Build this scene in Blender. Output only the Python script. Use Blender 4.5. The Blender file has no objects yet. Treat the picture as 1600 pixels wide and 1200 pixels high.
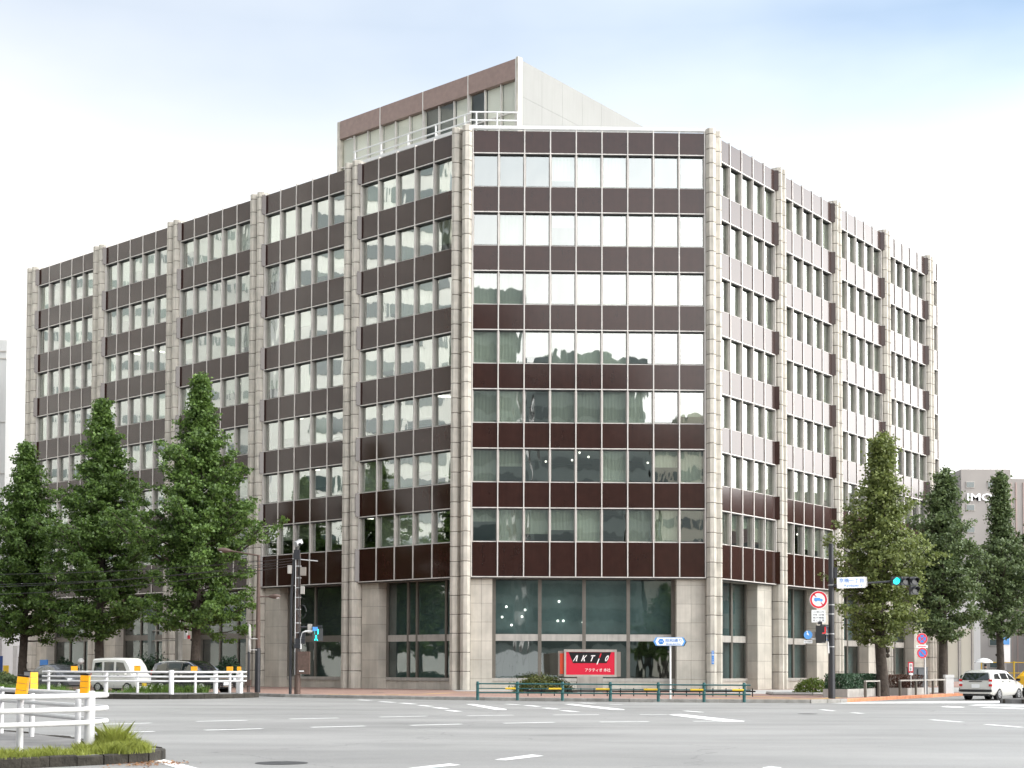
import bpy, bmesh, math, random
import numpy as np
from mathutils import Vector, Matrix
R = math.radians
rnd = random.Random(7)
sc = bpy.context.scene
COL = sc.collection

# ------------------------------------------------------------------ camera
CAMH = 1.3846
cam_d = bpy.data.cameras.new('camera'); cam = bpy.data.objects.new('camera', cam_d); COL.objects.link(cam)
cam_d.sensor_fit = 'HORIZONTAL'; cam_d.sensor_width = 36.0
cam_d.lens = 2320.12 / 1600 * 36.0
cam_d.shift_y = 352.06 / 1600
cam_d.clip_start = 0.1; cam_d.clip_end = 6000
pc, ps = math.cos(0.0393), math.sin(0.0393)
fw = Vector((0, pc, ps)); up0 = Vector((0, -ps, pc)); r0 = Vector((1, 0, 0))
ROLL = 0.0031
rr = math.cos(ROLL) * r0 + math.sin(ROLL) * up0
uu = -math.sin(ROLL) * r0 + math.cos(ROLL) * up0
M = Matrix(((rr.x, uu.x, -fw.x, 0), (rr.y, uu.y, -fw.y, 0), (rr.z, uu.z, -fw.z, CAMH), (0, 0, 0, 1)))
cam.matrix_world = M
sc.camera = cam

# ------------------------------------------------------------------ world, sun, exposure
SUN_EL, SUN_AZ = R(42), R(78)      # sun behind the camera and to the right; azimuth from -Y towards +X
sd = Vector((math.sin(SUN_AZ) * math.cos(SUN_EL), -math.cos(SUN_AZ) * math.cos(SUN_EL), math.sin(SUN_EL)))
w = bpy.data.worlds.new('World'); sc.world = w; w.use_nodes = True
nt = w.node_tree; N = nt.nodes; Lk = nt.links
for n in list(N): N.remove(n)
def wn(t, **k):
    n = N.new(t)
    for a, b in k.items(): setattr(n, a, b)
    return n
def wmath(op, a, b=None, c=None, clamp=False):
    n = wn('ShaderNodeMath', operation=op); n.use_clamp = clamp
    for i, v in enumerate((a, b, c)):
        if v is None: continue
        if isinstance(v, (int, float)): n.inputs[i].default_value = v
        else: Lk.new(v, n.inputs[i])
    return n.outputs[0]
out = wn('ShaderNodeOutputWorld'); bg = wn('ShaderNodeBackground'); Lk.new(bg.outputs[0], out.inputs[0])
bg.inputs['Strength'].default_value = 0.1
sky = wn('ShaderNodeTexSky', sky_type='NISHITA'); sky.sun_disc = False
sky.sun_elevation = SUN_EL
sky.sun_rotation = math.pi - SUN_AZ
sky.air_density = 1.0; sky.dust_density = 1.2; sky.ozone_density = 1.5
tc = wn('ShaderNodeTexCoord'); sep = wn('ShaderNodeSeparateXYZ'); Lk.new(tc.outputs['Generated'], sep.inputs[0])
el = wmath('MAXIMUM', sep.outputs[2], 0.0)
nz = wn('ShaderNodeTexNoise'); nz.inputs['Scale'].default_value = 2.3; nz.inputs['Detail'].default_value = 5
mp = wn('ShaderNodeMapping'); mp.inputs['Scale'].default_value = (1.0, 1.0, 2.6); mp.inputs['Location'].default_value = (3.1, 0.4, 0.2)
Lk.new(tc.outputs['Generated'], mp.inputs[0]); Lk.new(mp.outputs[0], nz.inputs['Vector'])
# thin cloud cover: thick at the horizon, thinning upward, broken by noise
cov = wn('ShaderNodeMapRange'); cov.inputs[1].default_value = 0.24; cov.inputs[2].default_value = 0.40
cov.inputs[3].default_value = 0.97; cov.inputs[4].default_value = 0.34
Lk.new(el, cov.inputs[0])
nm = wmath('MULTIPLY_ADD', nz.outputs[0], 0.9, -0.45)
# the cloud sheet is thinner towards the north-east
ne = wmath('MULTIPLY', wmath('POWER', wmath('MAXIMUM', sep.outputs[1], 0.0), 3.0), wmath('MULTIPLY', sep.outputs[0], -1.5))
covn = wmath('ADD', cov.outputs[0], wmath('MULTIPLY', wmath('ADD', nm, ne), wmath('MINIMUM', wmath('MULTIPLY', el, 1.6), 0.6)), clamp=True)
# forward scattering: cloud is brighter towards the sun
dot = wn('ShaderNodeVectorMath', operation='DOT_PRODUCT'); Lk.new(tc.outputs['Generated'], dot.inputs[0]); dot.inputs[1].default_value = sd
d01 = wmath('MULTIPLY_ADD', dot.outputs['Value'], 0.5, 0.5)
glow = wmath('POWER', d01, 7.0)
cb = wmath('MINIMUM', wmath('MULTIPLY_ADD', glow, 118.0, 5.8), 38.0)
comb = wn('ShaderNodeCombineColor'); Lk.new(wmath('MULTIPLY', cb, 1.02), comb.inputs[0]); Lk.new(cb, comb.inputs[1]); Lk.new(wmath('MULTIPLY', cb, 0.975), comb.inputs[2])
skm = wn('ShaderNodeMix', data_type='RGBA', blend_type='MULTIPLY'); skm.inputs[0].default_value = 1.0
Lk.new(sky.outputs[0], skm.inputs[6]); skm.inputs[7].default_value = (0.68, 0.88, 0.90, 1)
mx = wn('ShaderNodeMix', data_type='RGBA'); Lk.new(covn, mx.inputs[0]); Lk.new(skm.outputs[2], mx.inputs[6]); Lk.new(comb.outputs[0], mx.inputs[7])
Lk.new(mx.outputs[2], bg.inputs['Color'])
sl = bpy.data.lights.new('sun', 'SUN'); sl.energy = 0.9; sl.angle = R(10); sl.color = (1.0, 0.96, 0.9)
so = bpy.data.objects.new('sun', sl); COL.objects.link(so)
so.rotation_euler = (-sd).to_track_quat('-Z', 'Y').to_euler(); so.location = (40, -60, 80)
sc.view_settings.view_transform = 'Standard'; sc.view_settings.look = 'None'
sc.view_settings.exposure = 1.10; sc.view_settings.gamma = 1.0; sc.view_settings.use_curve_mapping = False
sc.cycles.max_bounces = 8; sc.cycles.transparent_max_bounces = 16; sc.cycles.caustics_reflective = False; sc.cycles.caustics_refractive = False

# ------------------------------------------------------------------ materials
MATS = {}
def mat(name, col, rough=0.6, metal=0.0, ior=1.5, var=0.0, scale=3.0, bump=0.0, bscale=30.0, streak=0.0, rand=0.0, emit=None, estr=0.0, dirt=0.0, stretch=(1, 1, 1), coat=0.0):
    m = bpy.data.materials.new(name); m.use_nodes = True
    t = m.node_tree; n = t.nodes; l = t.links; b = n['Principled BSDF']
    b.inputs['Base Color'].default_value = (*col, 1); b.inputs['Roughness'].default_value = rough
    b.inputs['Metallic'].default_value = metal; b.inputs['IOR'].default_value = ior
    b.inputs['Coat Weight'].default_value = coat
    geo = n.new('ShaderNodeTexCoord'); oi = n.new('ShaderNodeObjectInfo')
    posn = n.new('ShaderNodeNewGeometry')
    cur = None
    def rgb(c):
        x = n.new('ShaderNodeRGB'); x.outputs[0].default_value = (*c, 1); return x.outputs[0]
    def mul(c, f):
        hs = n.new('ShaderNodeHueSaturation'); l.new(c, hs.inputs['Color']); l.new(f, hs.inputs['Value']); return hs.outputs[0]
    cur = rgb(col)
    if var > 0:
        mpg = n.new('ShaderNodeMapping'); mpg.inputs['Scale'].default_value = stretch; l.new(posn.outputs['Position'], mpg.inputs[0])
        nzz = n.new('ShaderNodeTexNoise'); nzz.inputs['Scale'].default_value = scale; nzz.inputs['Detail'].default_value = 7; l.new(mpg.outputs[0], nzz.inputs['Vector'])
        mr = n.new('ShaderNodeMapRange'); mr.inputs[1].default_value = 0.3; mr.inputs[2].default_value = 0.7; mr.inputs[3].default_value = 1 - var; mr.inputs[4].default_value = 1 + var
        l.new(nzz.outputs[0], mr.inputs[0]); cur = mul(cur, mr.outputs[0])
    if streak > 0:
        mpg = n.new('ShaderNodeMapping'); mpg.inputs['Scale'].default_value = (3.5, 3.5, 0.22); l.new(posn.outputs['Position'], mpg.inputs[0])
        nzz = n.new('ShaderNodeTexNoise'); nzz.inputs['Scale'].default_value = 1.6; nzz.inputs['Detail'].default_value = 6; l.new(mpg.outputs[0], nzz.inputs['Vector'])
        mr = n.new('ShaderNodeMapRange'); mr.inputs[1].default_value = 0.42; mr.inputs[2].default_value = 0.72; mr.inputs[3].default_value = 1.0; mr.inputs[4].default_value = 1 - streak
        l.new(nzz.outputs[0], mr.inputs[0]); cur = mul(cur, mr.outputs[0])
    if rand > 0:
        mr = n.new('ShaderNodeMapRange'); mr.inputs[3].default_value = 1 - rand; mr.inputs[4].default_value = 1 + rand
        l.new(oi.outputs['Random'], mr.inputs[0]); cur = mul(cur, mr.outputs[0])
    l.new(cur, b.inputs['Base Color'])
    if bump > 0:
        nb = n.new('ShaderNodeTexNoise'); nb.inputs['Scale'].default_value = bscale; nb.inputs['Detail'].default_value = 4
        l.new(posn.outputs['Position'], nb.inputs['Vector'])
        bp = n.new('ShaderNodeBump'); bp.inputs['Strength'].default_value = bump; bp.inputs['Distance'].default_value = 0.05
        l.new(nb.outputs[0], bp.inputs['Height']); l.new(bp.outputs[0], b.inputs['Normal'])
    if emit:
        b.inputs['Emission Color'].default_value = (*emit, 1); b.inputs['Emission Strength'].default_value = estr
    MATS[name] = m
    return m
def glassmat(name, tint, ior, wav=0.25, gcol=(0.93, 0.97, 0.95)):
    m = bpy.data.materials.new(name); m.use_nodes = True
    t = m.node_tree; n = t.nodes; l = t.links
    for x in list(n): n.remove(x)
    o = n.new('ShaderNodeOutputMaterial'); mx = n.new('ShaderNodeMixShader'); l.new(mx.outputs[0], o.inputs[0])
    tr = n.new('ShaderNodeBsdfTransparent'); tr.inputs[0].default_value = (*tint, 1)
    gl = n.new('ShaderNodeBsdfGlossy'); gl.inputs['Color'].default_value = (*gcol, 1); gl.inputs['Roughness'].default_value = 0.015
    fr = n.new('ShaderNodeFresnel'); fr.inputs['IOR'].default_value = ior
    pos = n.new('ShaderNodeTexCoord'); oi = n.new('ShaderNodeObjectInfo')
    ad = n.new('ShaderNodeVectorMath'); ad.operation = 'ADD'
    ml = n.new('ShaderNodeMath'); ml.operation = 'MULTIPLY'; ml.inputs[1].default_value = 57.0; l.new(oi.outputs['Random'], ml.inputs[0])
    cx = n.new('ShaderNodeCombineXYZ')
    for i in range(3): l.new(ml.outputs[0], cx.inputs[i])
    ms = n.new('ShaderNodeMapping'); ms.inputs['Scale'].default_value = (1.5, 1.5, 0.55); l.new(pos.outputs['Object'], ms.inputs[0]); l.new(ms.outputs[0], ad.inputs[0]); l.new(cx.outputs[0], ad.inputs[1])
    nb = n.new('ShaderNodeTexNoise'); nb.inputs['Scale'].default_value = 0.75; nb.inputs['Detail'].default_value = 1.5
    l.new(ad.outputs[0], nb.inputs['Vector'])
    bp = n.new('ShaderNodeBump'); bp.inputs['Strength'].default_value = 1.0; bp.inputs['Distance'].default_value = wav * 0.12
    l.new(nb.outputs[0], bp.inputs['Height']); l.new(bp.outputs[0], gl.inputs['Normal'])
    gb = n.new('ShaderNodeNewGeometry'); bf = n.new('ShaderNodeMath'); bf.operation = 'SUBTRACT'; bf.inputs[0].default_value = 1.0; l.new(gb.outputs['Backfacing'], bf.inputs[1]); fm = n.new('ShaderNodeMath'); fm.operation = 'MULTIPLY'; l.new(fr.outputs[0], fm.inputs[0]); l.new(bf.outputs[0], fm.inputs[1]); l.new(fm.outputs[0], mx.inputs[0]); l.new(tr.outputs[0], mx.inputs[1]); l.new(gl.outputs[0], mx.inputs[2])
    MATS[name] = m
    return m
def leafmat(name, c1, c2, trans=0.35):
    m = bpy.data.materials.new(name); m.use_nodes = True
    t = m.node_tree; n = t.nodes; l = t.links
    for x in list(n): n.remove(x)
    o = n.new('ShaderNodeOutputMaterial'); mx = n.new('ShaderNodeMixShader'); l.new(mx.outputs[0], o.inputs[0]); mx.inputs[0].default_value = trans
    geo = n.new('ShaderNodeNewGeometry')
    oi = n.new('ShaderNodeObjectInfo')
    nz = n.new('ShaderNodeTexNoise'); nz.inputs['Scale'].default_value = 1.1; nz.inputs['Detail'].default_value = 3; l.new(geo.outputs['Position'], nz.inputs['Vector'])
    av = n.new('ShaderNodeMath'); av.operation = 'ADD'; l.new(geo.outputs['Random Per Island'], av.inputs[0]); l.new(nz.outputs[0], av.inputs[1])
    mr = n.new('ShaderNodeMapRange'); mr.inputs[1].default_value = 0.35; mr.inputs[2].default_value = 1.5; l.new(av.outputs[0], mr.inputs[0])
    mc = n.new('ShaderNodeMix'); mc.data_type = 'RGBA'; l.new(mr.outputs[0], mc.inputs[0]); mc.inputs[6].default_value = (*c1, 1); mc.inputs[7].default_value = (*c2, 1)
    pb = n.new('ShaderNodeBsdfPrincipled'); pb.inputs['Roughness'].default_value = 0.5; l.new(mc.outputs[2], pb.inputs['Base Color'])
    tl = n.new('ShaderNodeBsdfTranslucent'); l.new(mc.outputs[2], tl.inputs[0])
    l.new(pb.outputs[0], mx.inputs[1]); l.new(tl.outputs[0], mx.inputs[2])
    MATS[name] = m; return m

mat('stone', (0.50, 0.465, 0.405), 0.75, var=0.14, scale=1.6, bump=0.25, bscale=40, streak=0.24, rand=0.07)
mat('stone_pier', (0.49, 0.455, 0.395), 0.6, var=0.16, scale=0.9, bump=0.15, bscale=40, streak=0.10, rand=0.08)
mat('joint', (0.07, 0.063, 0.055), 0.9)
mat('enamel', (0.030, 0.0115, 0.0085), 0.13, ior=1.50, var=0.12, scale=2.0, bump=0.03, bscale=1.3, streak=0.12, rand=0.07)
mat('alu', (0.58, 0.55, 0.515), 0.42, metal=0.1, var=0.08, scale=2, streak=0.18)
mat('alu_grey', (0.42, 0.395, 0.36), 0.45, metal=0.1, var=0.1, scale=2, streak=0.2)
mat('alu_dark', (0.16, 0.145, 0.125), 0.42, metal=0.3, var=0.08)
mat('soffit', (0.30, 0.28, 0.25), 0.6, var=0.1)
mat('shadow_line', (0.02, 0.02, 0.02), 0.5)
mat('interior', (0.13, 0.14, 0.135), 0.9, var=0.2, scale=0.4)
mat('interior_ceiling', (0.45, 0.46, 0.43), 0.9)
mat('blind', (0.56, 0.60, 0.53), 0.8, rand=0.4)
mat('fascia', (0.24, 0.165, 0.14), 0.35, var=0.1)  # paler than the enamel: reflection and distance haze are put into this brown
mat('blind_pale', (0.72, 0.70, 0.64), 0.8, rand=0.1)
glassmat('glass_clear', (0.94, 0.95, 0.93), 1.5, 0.02)
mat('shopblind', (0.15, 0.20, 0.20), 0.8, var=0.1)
glassmat('glass', (0.81, 0.84, 0.80), 4.2, 0.06)
glassmat('glass_ground', (0.80, 0.85, 0.84), 2.3, 0.03)
mat('white_paint', (0.66, 0.66, 0.65), 0.4, var=0.04, scale=4, ior=1.45)
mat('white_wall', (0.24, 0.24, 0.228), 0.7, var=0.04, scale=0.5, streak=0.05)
mat('white_rail', (0.62, 0.61, 0.61), 0.35, var=0.05, scale=6)
mat('roof', (0.4, 0.4, 0.38), 0.9, var=0.1)
mat('lamp_lit', (0.9, 0.9, 0.85), 0.5, emit=(1.0, 0.97, 0.88), estr=2.2)
mat('black_metal', (0.022, 0.023, 0.027), 0.4, var=0.1, scale=6)
mat('brown_metal', (0.085, 0.052, 0.04), 0.5, var=0.25, scale=9)
mat('grey_metal', (0.42, 0.42, 0.42), 0.4, metal=0.4)
mat('dark_cabinet', (0.075, 0.082, 0.09), 0.5, var=0.05)
mat('green_rail', (0.012, 0.085, 0.085), 0.4, var=0.1)
mat('yellow_sleeve', (0.75, 0.50, 0.03), 0.45)
mat('orange_reflector', (0.95, 0.42, 0.01), 0.35, emit=(1.0, 0.42, 0.0), estr=0.0, var=0.08, scale=20)
mat('reflector_back', (0.33, 0.31, 0.30), 0.6)
mat('kerb_stone', (0.27, 0.26, 0.24), 0.85, var=0.2, scale=3, bump=0.3, rand=0.12)
mat('kerb_dark', (0.030, 0.026, 0.020), 0.95, var=0.45, scale=4, bump=0.6, bscale=14, rand=0.2)
mat('kerb_orange', (0.50, 0.20, 0.10), 0.85, var=0.25, scale=4, rand=0.12)
mat('island_top', (0.17, 0.165, 0.16), 0.9, var=0.25, scale=1.8, bump=0.3, bscale=25)
mat('plaza', (0.42, 0.41, 0.39), 0.7, var=0.1, scale=1.0, bump=0.1)
mat('tactile', (0.55, 0.36, 0.12), 0.8, var=0.2, scale=3)
mat('mark_white', (0.82, 0.82, 0.80), 0.6, var=0.12, scale=5)
mat('manhole', (0.05, 0.05, 0.05), 0.6, var=0.3, scale=12, metal=0.3)
mat('tyre', (0.012, 0.012, 0.012), 0.8)
mat('rim', (0.50, 0.50, 0.51), 0.3, metal=0.7)
mat('car_white', (0.60, 0.59, 0.55), 0.22, ior=1.5, coat=0.5)
mat('car_black', (0.006, 0.006, 0.009), 0.12, ior=1.5, coat=0.6)
mat('car_grey', (0.06, 0.062, 0.07), 0.18, coat=0.6)
mat('car_yellow', (0.75, 0.42, 0.02), 0.25, coat=0.5)
mat('car_glass', (0.012, 0.018, 0.018), 0.04, ior=1.9)
mat('car_trim', (0.015, 0.015, 0.016), 0.5)
mat('chrome', (0.75, 0.76, 0.78), 0.12, metal=1.0)
mat('red_lamp', (0.55, 0.012, 0.012), 0.2, coat=0.5)
mat('clear_lamp', (0.75, 0.77, 0.78), 0.1, coat=0.8)
mat('sign_red', (0.62, 0.018, 0.035), 0.35)
mat('sign_crimson', (0.60, 0.015, 0.045), 0.25, coat=0.3)
mat('sign_orange_red', (0.60, 0.07, 0.03), 0.35)
mat('sign_blue', (0.02, 0.20, 0.60), 0.35)
mat('sign_lblue', (0.10, 0.32, 0.70), 0.35)
mat('sign_white', (0.82, 0.82, 0.82), 0.4)
mat('sign_black', (0.01, 0.01, 0.012), 0.3)
mat('sign_brown', (0.22, 0.195, 0.17), 0.5)
mat('concrete', (0.33, 0.32, 0.29), 0.85, var=0.15, scale=1.5, streak=0.2)
mat('planter', (0.36, 0.345, 0.32), 0.8, var=0.12, scale=3, rand=0.06)
mat('signal_green', (0.0, 0.5, 0.45), 0.3, emit=(0.02, 0.95, 0.85), estr=1.3)
mat('signal_red', (0.6, 0.02, 0.02), 0.3, emit=(1.0, 0.05, 0.05), estr=0.7)
mat('signal_dark', (0.02, 0.022, 0.022), 0.25)
mat('signal_body', (0.035, 0.037, 0.04), 0.5)
mat('bark', (0.055, 0.043, 0.034), 0.95, var=0.35, scale=5, bump=0.8, bscale=9)
mat('bldg_grey', (0.33, 0.305, 0.285), 0.85, var=0.05, scale=0.3)
mat('bldg_white', (0.52, 0.52, 0.51), 0.8, var=0.04, scale=0.2, streak=0.06)
mat('bldg_bright', (0.74, 0.73, 0.68), 0.7, var=0.04, scale=0.2)
mat('bldg_cream', (0.52, 0.49, 0.41), 0.8, var=0.05, scale=0.2)
mat('bldg_dark', (0.20, 0.235, 0.225), 0.25, ior=1.6, var=0.1, scale=0.2)
mat('bldg_glass', (0.07, 0.095, 0.095), 0.08, ior=1.8)
mat('bldg_pink', (0.40, 0.31, 0.28), 0.8)
mat('hoarding', (0.80, 0.81, 0.80), 0.6, rand=0.03)
mat('blue_board', (0.01, 0.05, 0.22), 0.5)
mat('skin', (0.45, 0.27, 0.19), 0.6)
mat('cloth_dark', (0.03, 0.03, 0.035), 0.9)
mat('umbrella', (0.75, 0.75, 0.75), 0.6)
leafmat('leaf_dark', (0.036, 0.078, 0.017), (0.165, 0.265, 0.058))
leafmat('leaf_olive', (0.075, 0.108, 0.025), (0.235, 0.275, 0.080))
leafmat('leaf_mid', (0.046, 0.078, 0.028), (0.160, 0.215, 0.080))
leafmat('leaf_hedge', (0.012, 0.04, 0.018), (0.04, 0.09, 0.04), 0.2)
leafmat('leaf_brown', (0.05, 0.022, 0.014), (0.11, 0.05, 0.03), 0.2)
leafmat('leaf_lime', (0.06, 0.11, 0.008), (0.16, 0.22, 0.02), 0.3)
leafmat('leaf_bush', (0.06, 0.085, 0.02), (0.17, 0.19, 0.05), 0.3)
leafmat('grass', (0.16, 0.20, 0.03), (0.46, 0.50, 0.11), 0.4)
leafmat('grass_dark', (0.06, 0.13, 0.02), (0.20, 0.32, 0.06), 0.4)
leafmat('dead_leaf', (0.18, 0.06, 0.02), (0.40, 0.22, 0.10), 0.2)

def asphalt():
    m = mat('asphalt', (0.2, 0.2, 0.195), 0.6)
    t = m.node_tree; n = t.nodes; l = t.links; b = n['Principled BSDF']
    geo = n.new('ShaderNodeNewGeometry')
    def noise(scale, detail, stretch=(1, 1, 1)):
        mp = n.new('ShaderNodeMapping'); mp.inputs['Scale'].default_value = stretch; l.new(geo.outputs['Position'], mp.inputs[0])
        z = n.new('ShaderNodeTexNoise'); z.inputs['Scale'].default_value = scale; z.inputs['Detail'].default_value = detail; l.new(mp.outputs[0], z.inputs['Vector']); return z.outputs[0]
    def mr(x, a, b_, c, d):
        r_ = n.new('ShaderNodeMapRange'); r_.inputs[1].default_value = a; r_.inputs[2].default_value = b_; r_.inputs[3].default_value = c; r_.inputs[4].default_value = d; l.new(x, r_.inputs[0]); return r_.outputs[0]
    def mu(a, b_):
        q = n.new('ShaderNodeMath'); q.operation = 'MULTIPLY'; l.new(a, q.inputs[0]); l.new(b_, q.inputs[1]); return q.outputs[0]
    a = mr(noise(0.09, 5, (1, 2.4, 1)), 0.35, 0.65, 0.84, 1.10)
    c = mr(noise(0.8, 6, (0.35, 1.0, 1)), 0.35, 0.7, 0.93, 1.05)
    g = mr(noise(38, 3), 0.3, 0.7, 0.86, 1.14)
    # hairline cracks
    vo = n.new('ShaderNodeTexVoronoi'); vo.feature = 'DISTANCE_TO_EDGE'; vo.inputs['Scale'].default_value = 0.085
    mpv = n.new('ShaderNodeMapping'); l.new(geo.outputs['Position'], mpv.inputs[0]); mpv.inputs['Rotation'].default_value = (0, 0, 0.5)
    vadd = n.new('ShaderNodeVectorMath'); vadd.operation = 'ADD'; l.new(mpv.outputs[0], vadd.inputs[0])
    wv = n.new('ShaderNodeTexNoise'); wv.inputs['Scale'].default_value = 0.5; wv.inputs['Detail'].default_value = 6; l.new(geo.outputs['Position'], wv.inputs['Vector'])
    sca = n.new('ShaderNodeVectorMath'); sca.operation = 'SCALE'; sca.inputs['Scale'].default_value = 2.2; l.new(wv.outputs['Color'], sca.inputs[0]); l.new(sca.outputs[0], vadd.inputs[1])
    l.new(vadd.outputs[0], vo.inputs['Vector'])
    cr = mr(vo.outputs['Distance'], 0.0, 0.0035, 0.72, 1.0)
    st_ = mr(noise(0.23, 8), 0.60, 0.74, 1.0, 0.80); tk_ = mr(noise(0.35, 3, (0.06, 1.3, 1)), 0.5, 0.75, 1.0, 0.90)
    f = mu(mu(mu(a, c), mu(g, cr)), mu(st_, tk_))
    rgb = n.new('ShaderNodeRGB'); rgb.outputs[0].default_value = (0.25, 0.245, 0.235, 1)
    hs = n.new('ShaderNodeHueSaturation'); l.new(rgb.outputs[0], hs.inputs['Color']); l.new(f, hs.inputs['Value']); l.new(hs.outputs[0], b.inputs['Base Color'])
    l.new(mr(noise(0.3, 4), 0.3, 0.7, 0.52, 0.75), b.inputs['Roughness'])
    bp = n.new('ShaderNodeBump'); bp.inputs['Strength'].default_value = 0.3; bp.inputs['Distance'].default_value = 0.01
    l.new(noise(60, 3), bp.inputs['Height']); l.new(bp.outputs[0], b.inputs['Normal'])
asphalt()
def brickpave():
    m = mat('brick_paving', (0.36, 0.24, 0.19), 0.8)
    t = m.node_tree; n = t.nodes; l = t.links; b = n['Principled BSDF']
    geo = n.new('ShaderNodeNewGeometry')
    br = n.new('ShaderNodeTexBrick'); br.inputs['Scale'].default_value = 1.0
    br.inputs['Color1'].default_value = (0.33, 0.205, 0.165, 1); br.inputs['Color2'].default_value = (0.27, 0.165, 0.13, 1); br.inputs['Mortar'].default_value = (0.15, 0.12, 0.1, 1)
    br.inputs['Mortar Size'].default_value = 0.012; br.inputs['Brick Width'].default_value = 0.4; br.inputs['Row Height'].default_value = 0.2
    l.new(geo.outputs['Position'], br.inputs['Vector'])
    z = n.new('ShaderNodeTexNoise'); z.inputs['Scale'].default_value = 0.7; z.inputs['Detail'].default_value = 6; l.new(geo.outputs['Position'], z.inputs['Vector'])
    r_ = n.new('ShaderNodeMapRange'); r_.inputs[1].default_value = 0.3; r_.inputs[2].default_value = 0.7; r_.inputs[3].default_value = 0.82; r_.inputs[4].default_value = 1.15; l.new(z.outputs[0], r_.inputs[0])
    hs = n.new('ShaderNodeHueSaturation'); l.new(br.outputs[0], hs.inputs['Color']); l.new(r_.outputs[0], hs.inputs['Value']); l.new(hs.outputs[0], b.inputs['Base Color'])
brickpave()

# ------------------------------------------------------------------ mesh helpers
class MB:
    def __init__(s): s.v = []; s.f = []; s.m = []; s.mats = []
    def mi(s, m):
        if m not in s.mats: s.mats.append(m)
        return s.mats.index(m)
    def add(s, vs, fs, m):
        o = len(s.v); s.v += [tuple(p) for p in vs]; k = s.mi(m)
        for f in fs: s.f.append(tuple(i + o for i in f)); s.m.append(k)
        return s
    def box(s, c, d, m, rz=0.0, mtx=None):
        x, y, z = d[0] / 2, d[1] / 2, d[2] / 2
        vs = [(-x, -y, -z), (x, -y, -z), (x, y, -z), (-x, y, -z), (-x, -y, z), (x, -y, z), (x, y, z), (-x, y, z)]
        if mtx is not None: vs = [tuple(mtx @ Vector(p)) for p in vs]
        elif rz: 
            cs, sn = math.cos(rz), math.sin(rz); vs = [(a * cs - b * sn, a * sn + b * cs, e) for a, b, e in vs]
        vs = [(a + c[0], b + c[1], e + c[2]) for a, b, e in vs]
        return s.add(vs, [(0, 3, 2, 1), (4, 5, 6, 7), (0, 1, 5, 4), (1, 2, 6, 5), (2, 3, 7, 6), (3, 0, 4, 7)], m)
    def prism(s, poly, z0, z1, m, axis='z', cap=True):
        n = len(poly)
        if axis == 'z': lo = [(x, y, z0) for x, y in poly]; hi = [(x, y, z1) for x, y in poly]
        elif axis == 'y': lo = [(x, z0, y) for x, y in poly]; hi = [(x, z1, y) for x, y in poly]
        else: lo = [(z0, x, y) for x, y in poly]; hi = [(z1, x, y) for x, y in poly]
        fs = [(i, (i + 1) % n, n + (i + 1) % n, n + i) for i in range(n)]
        if cap: fs += [tuple(range(n))[::-1], tuple(range(n, 2 * n))]
        return s.add(lo + hi, fs, m)
    def tube(s, path, r, m, n=8, caps=True, closed=False):
        P = [Vector(p) for p in path]; k = len(P); rs = r if isinstance(r, (list, tuple)) else [r] * k
        vs = []
        prev = None
        for i, p in enumerate(P):
            if closed: t = (P[(i + 1) % k] - P[i - 1])
            else: t = (P[min(i + 1, k - 1)] - P[max(i - 1, 0)])
            t = t.normalized() if t.length > 1e-9 else Vector((0, 0, 1))
            if prev is None:
                a = Vector((0, 0, 1)) if abs(t.z) < 0.9 else Vector((1, 0, 0))
                x = t.cross(a).normalized()
            else:
                x = (prev - t * prev.dot(t)).normalized()
            prev = x; y = t.cross(x)
            for j in range(n):
                a = 2 * math.pi * j / n; vs.append(p + (x * math.cos(a) + y * math.sin(a)) * rs[i])
        fs = []
        for i in range(k if closed else k - 1):
            a0 = i * n; b0 = ((i + 1) % k) * n
            for j in range(n): fs.append((a0 + j, a0 + (j + 1) % n, b0 + (j + 1) % n, b0 + j))
        if caps and not closed: fs += [tuple(range(n))[::-1], tuple(range((k - 1) * n, k * n))]
        return s.add(vs, fs, m)
    def disc(s, c, r, th, m, nrm=(0, -1, 0), n=24, r2=None):
        nv = Vector(nrm).normalized(); c = Vector(c)
        if r2 is None: return s.tube([c, c + nv * th], r, m, n)
        a = Vector((0, 0, 1)) if abs(nv.z) < 0.9 else Vector((1, 0, 0)); x = nv.cross(a).normalized(); y = nv.cross(x)
        vs = []
        for rad in (r, r2):
            for h in (0, th):
                for j in range(n):
                    an = 2 * math.pi * j / n; vs.append(c + nv * h + (x * math.cos(an) + y * math.sin(an)) * rad)
        fs = []
        for j in range(n):
            k = (j + 1) % n
            fs += [(j, k, n + k, n + j), (2 * n + k, 2 * n + j, 3 * n + j, 3 * n + k), (n + j, n + k, 3 * n + k, 3 * n + j), (k, j, 2 * n + j, 2 * n + k)]
        return s.add(vs, fs, m)
    def ball(s, c, r, m, seg=12, ring=8, sz=(1, 1, 1)):
        vs = []; fs = []
        for i in range(ring + 1):
            t = math.pi * i / ring
            for j in range(seg):
                a = 2 * math.pi * j / seg
                vs.append((c[0] + r * sz[0] * math.sin(t) * math.cos(a), c[1] + r * sz[1] * math.sin(t) * math.sin(a), c[2] + r * sz[2] * math.cos(t)))
        for i in range(ring):
            for j in range(seg): fs.append((i * seg + j, (i + 1) * seg + j, (i + 1) * seg + (j + 1) % seg, i * seg + (j + 1) % seg))
        return s.add(vs, fs, m)
    def mesh(s, name, smooth=None):
        me = bpy.data.meshes.new(name); me.from_pydata(s.v, [], s.f)
        for k in s.mats: me.materials.append(MATS[k])
        if len(s.mats) > 1: me.polygons.foreach_set('material_index', s.m)
        me.validate(); me.update()
        if smooth:
            me.polygons.foreach_set('use_smooth', [True] * len(me.polygons))
            try: me.set_sharp_from_angle(angle=R(smooth))
            except Exception: pass
        return me
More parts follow.
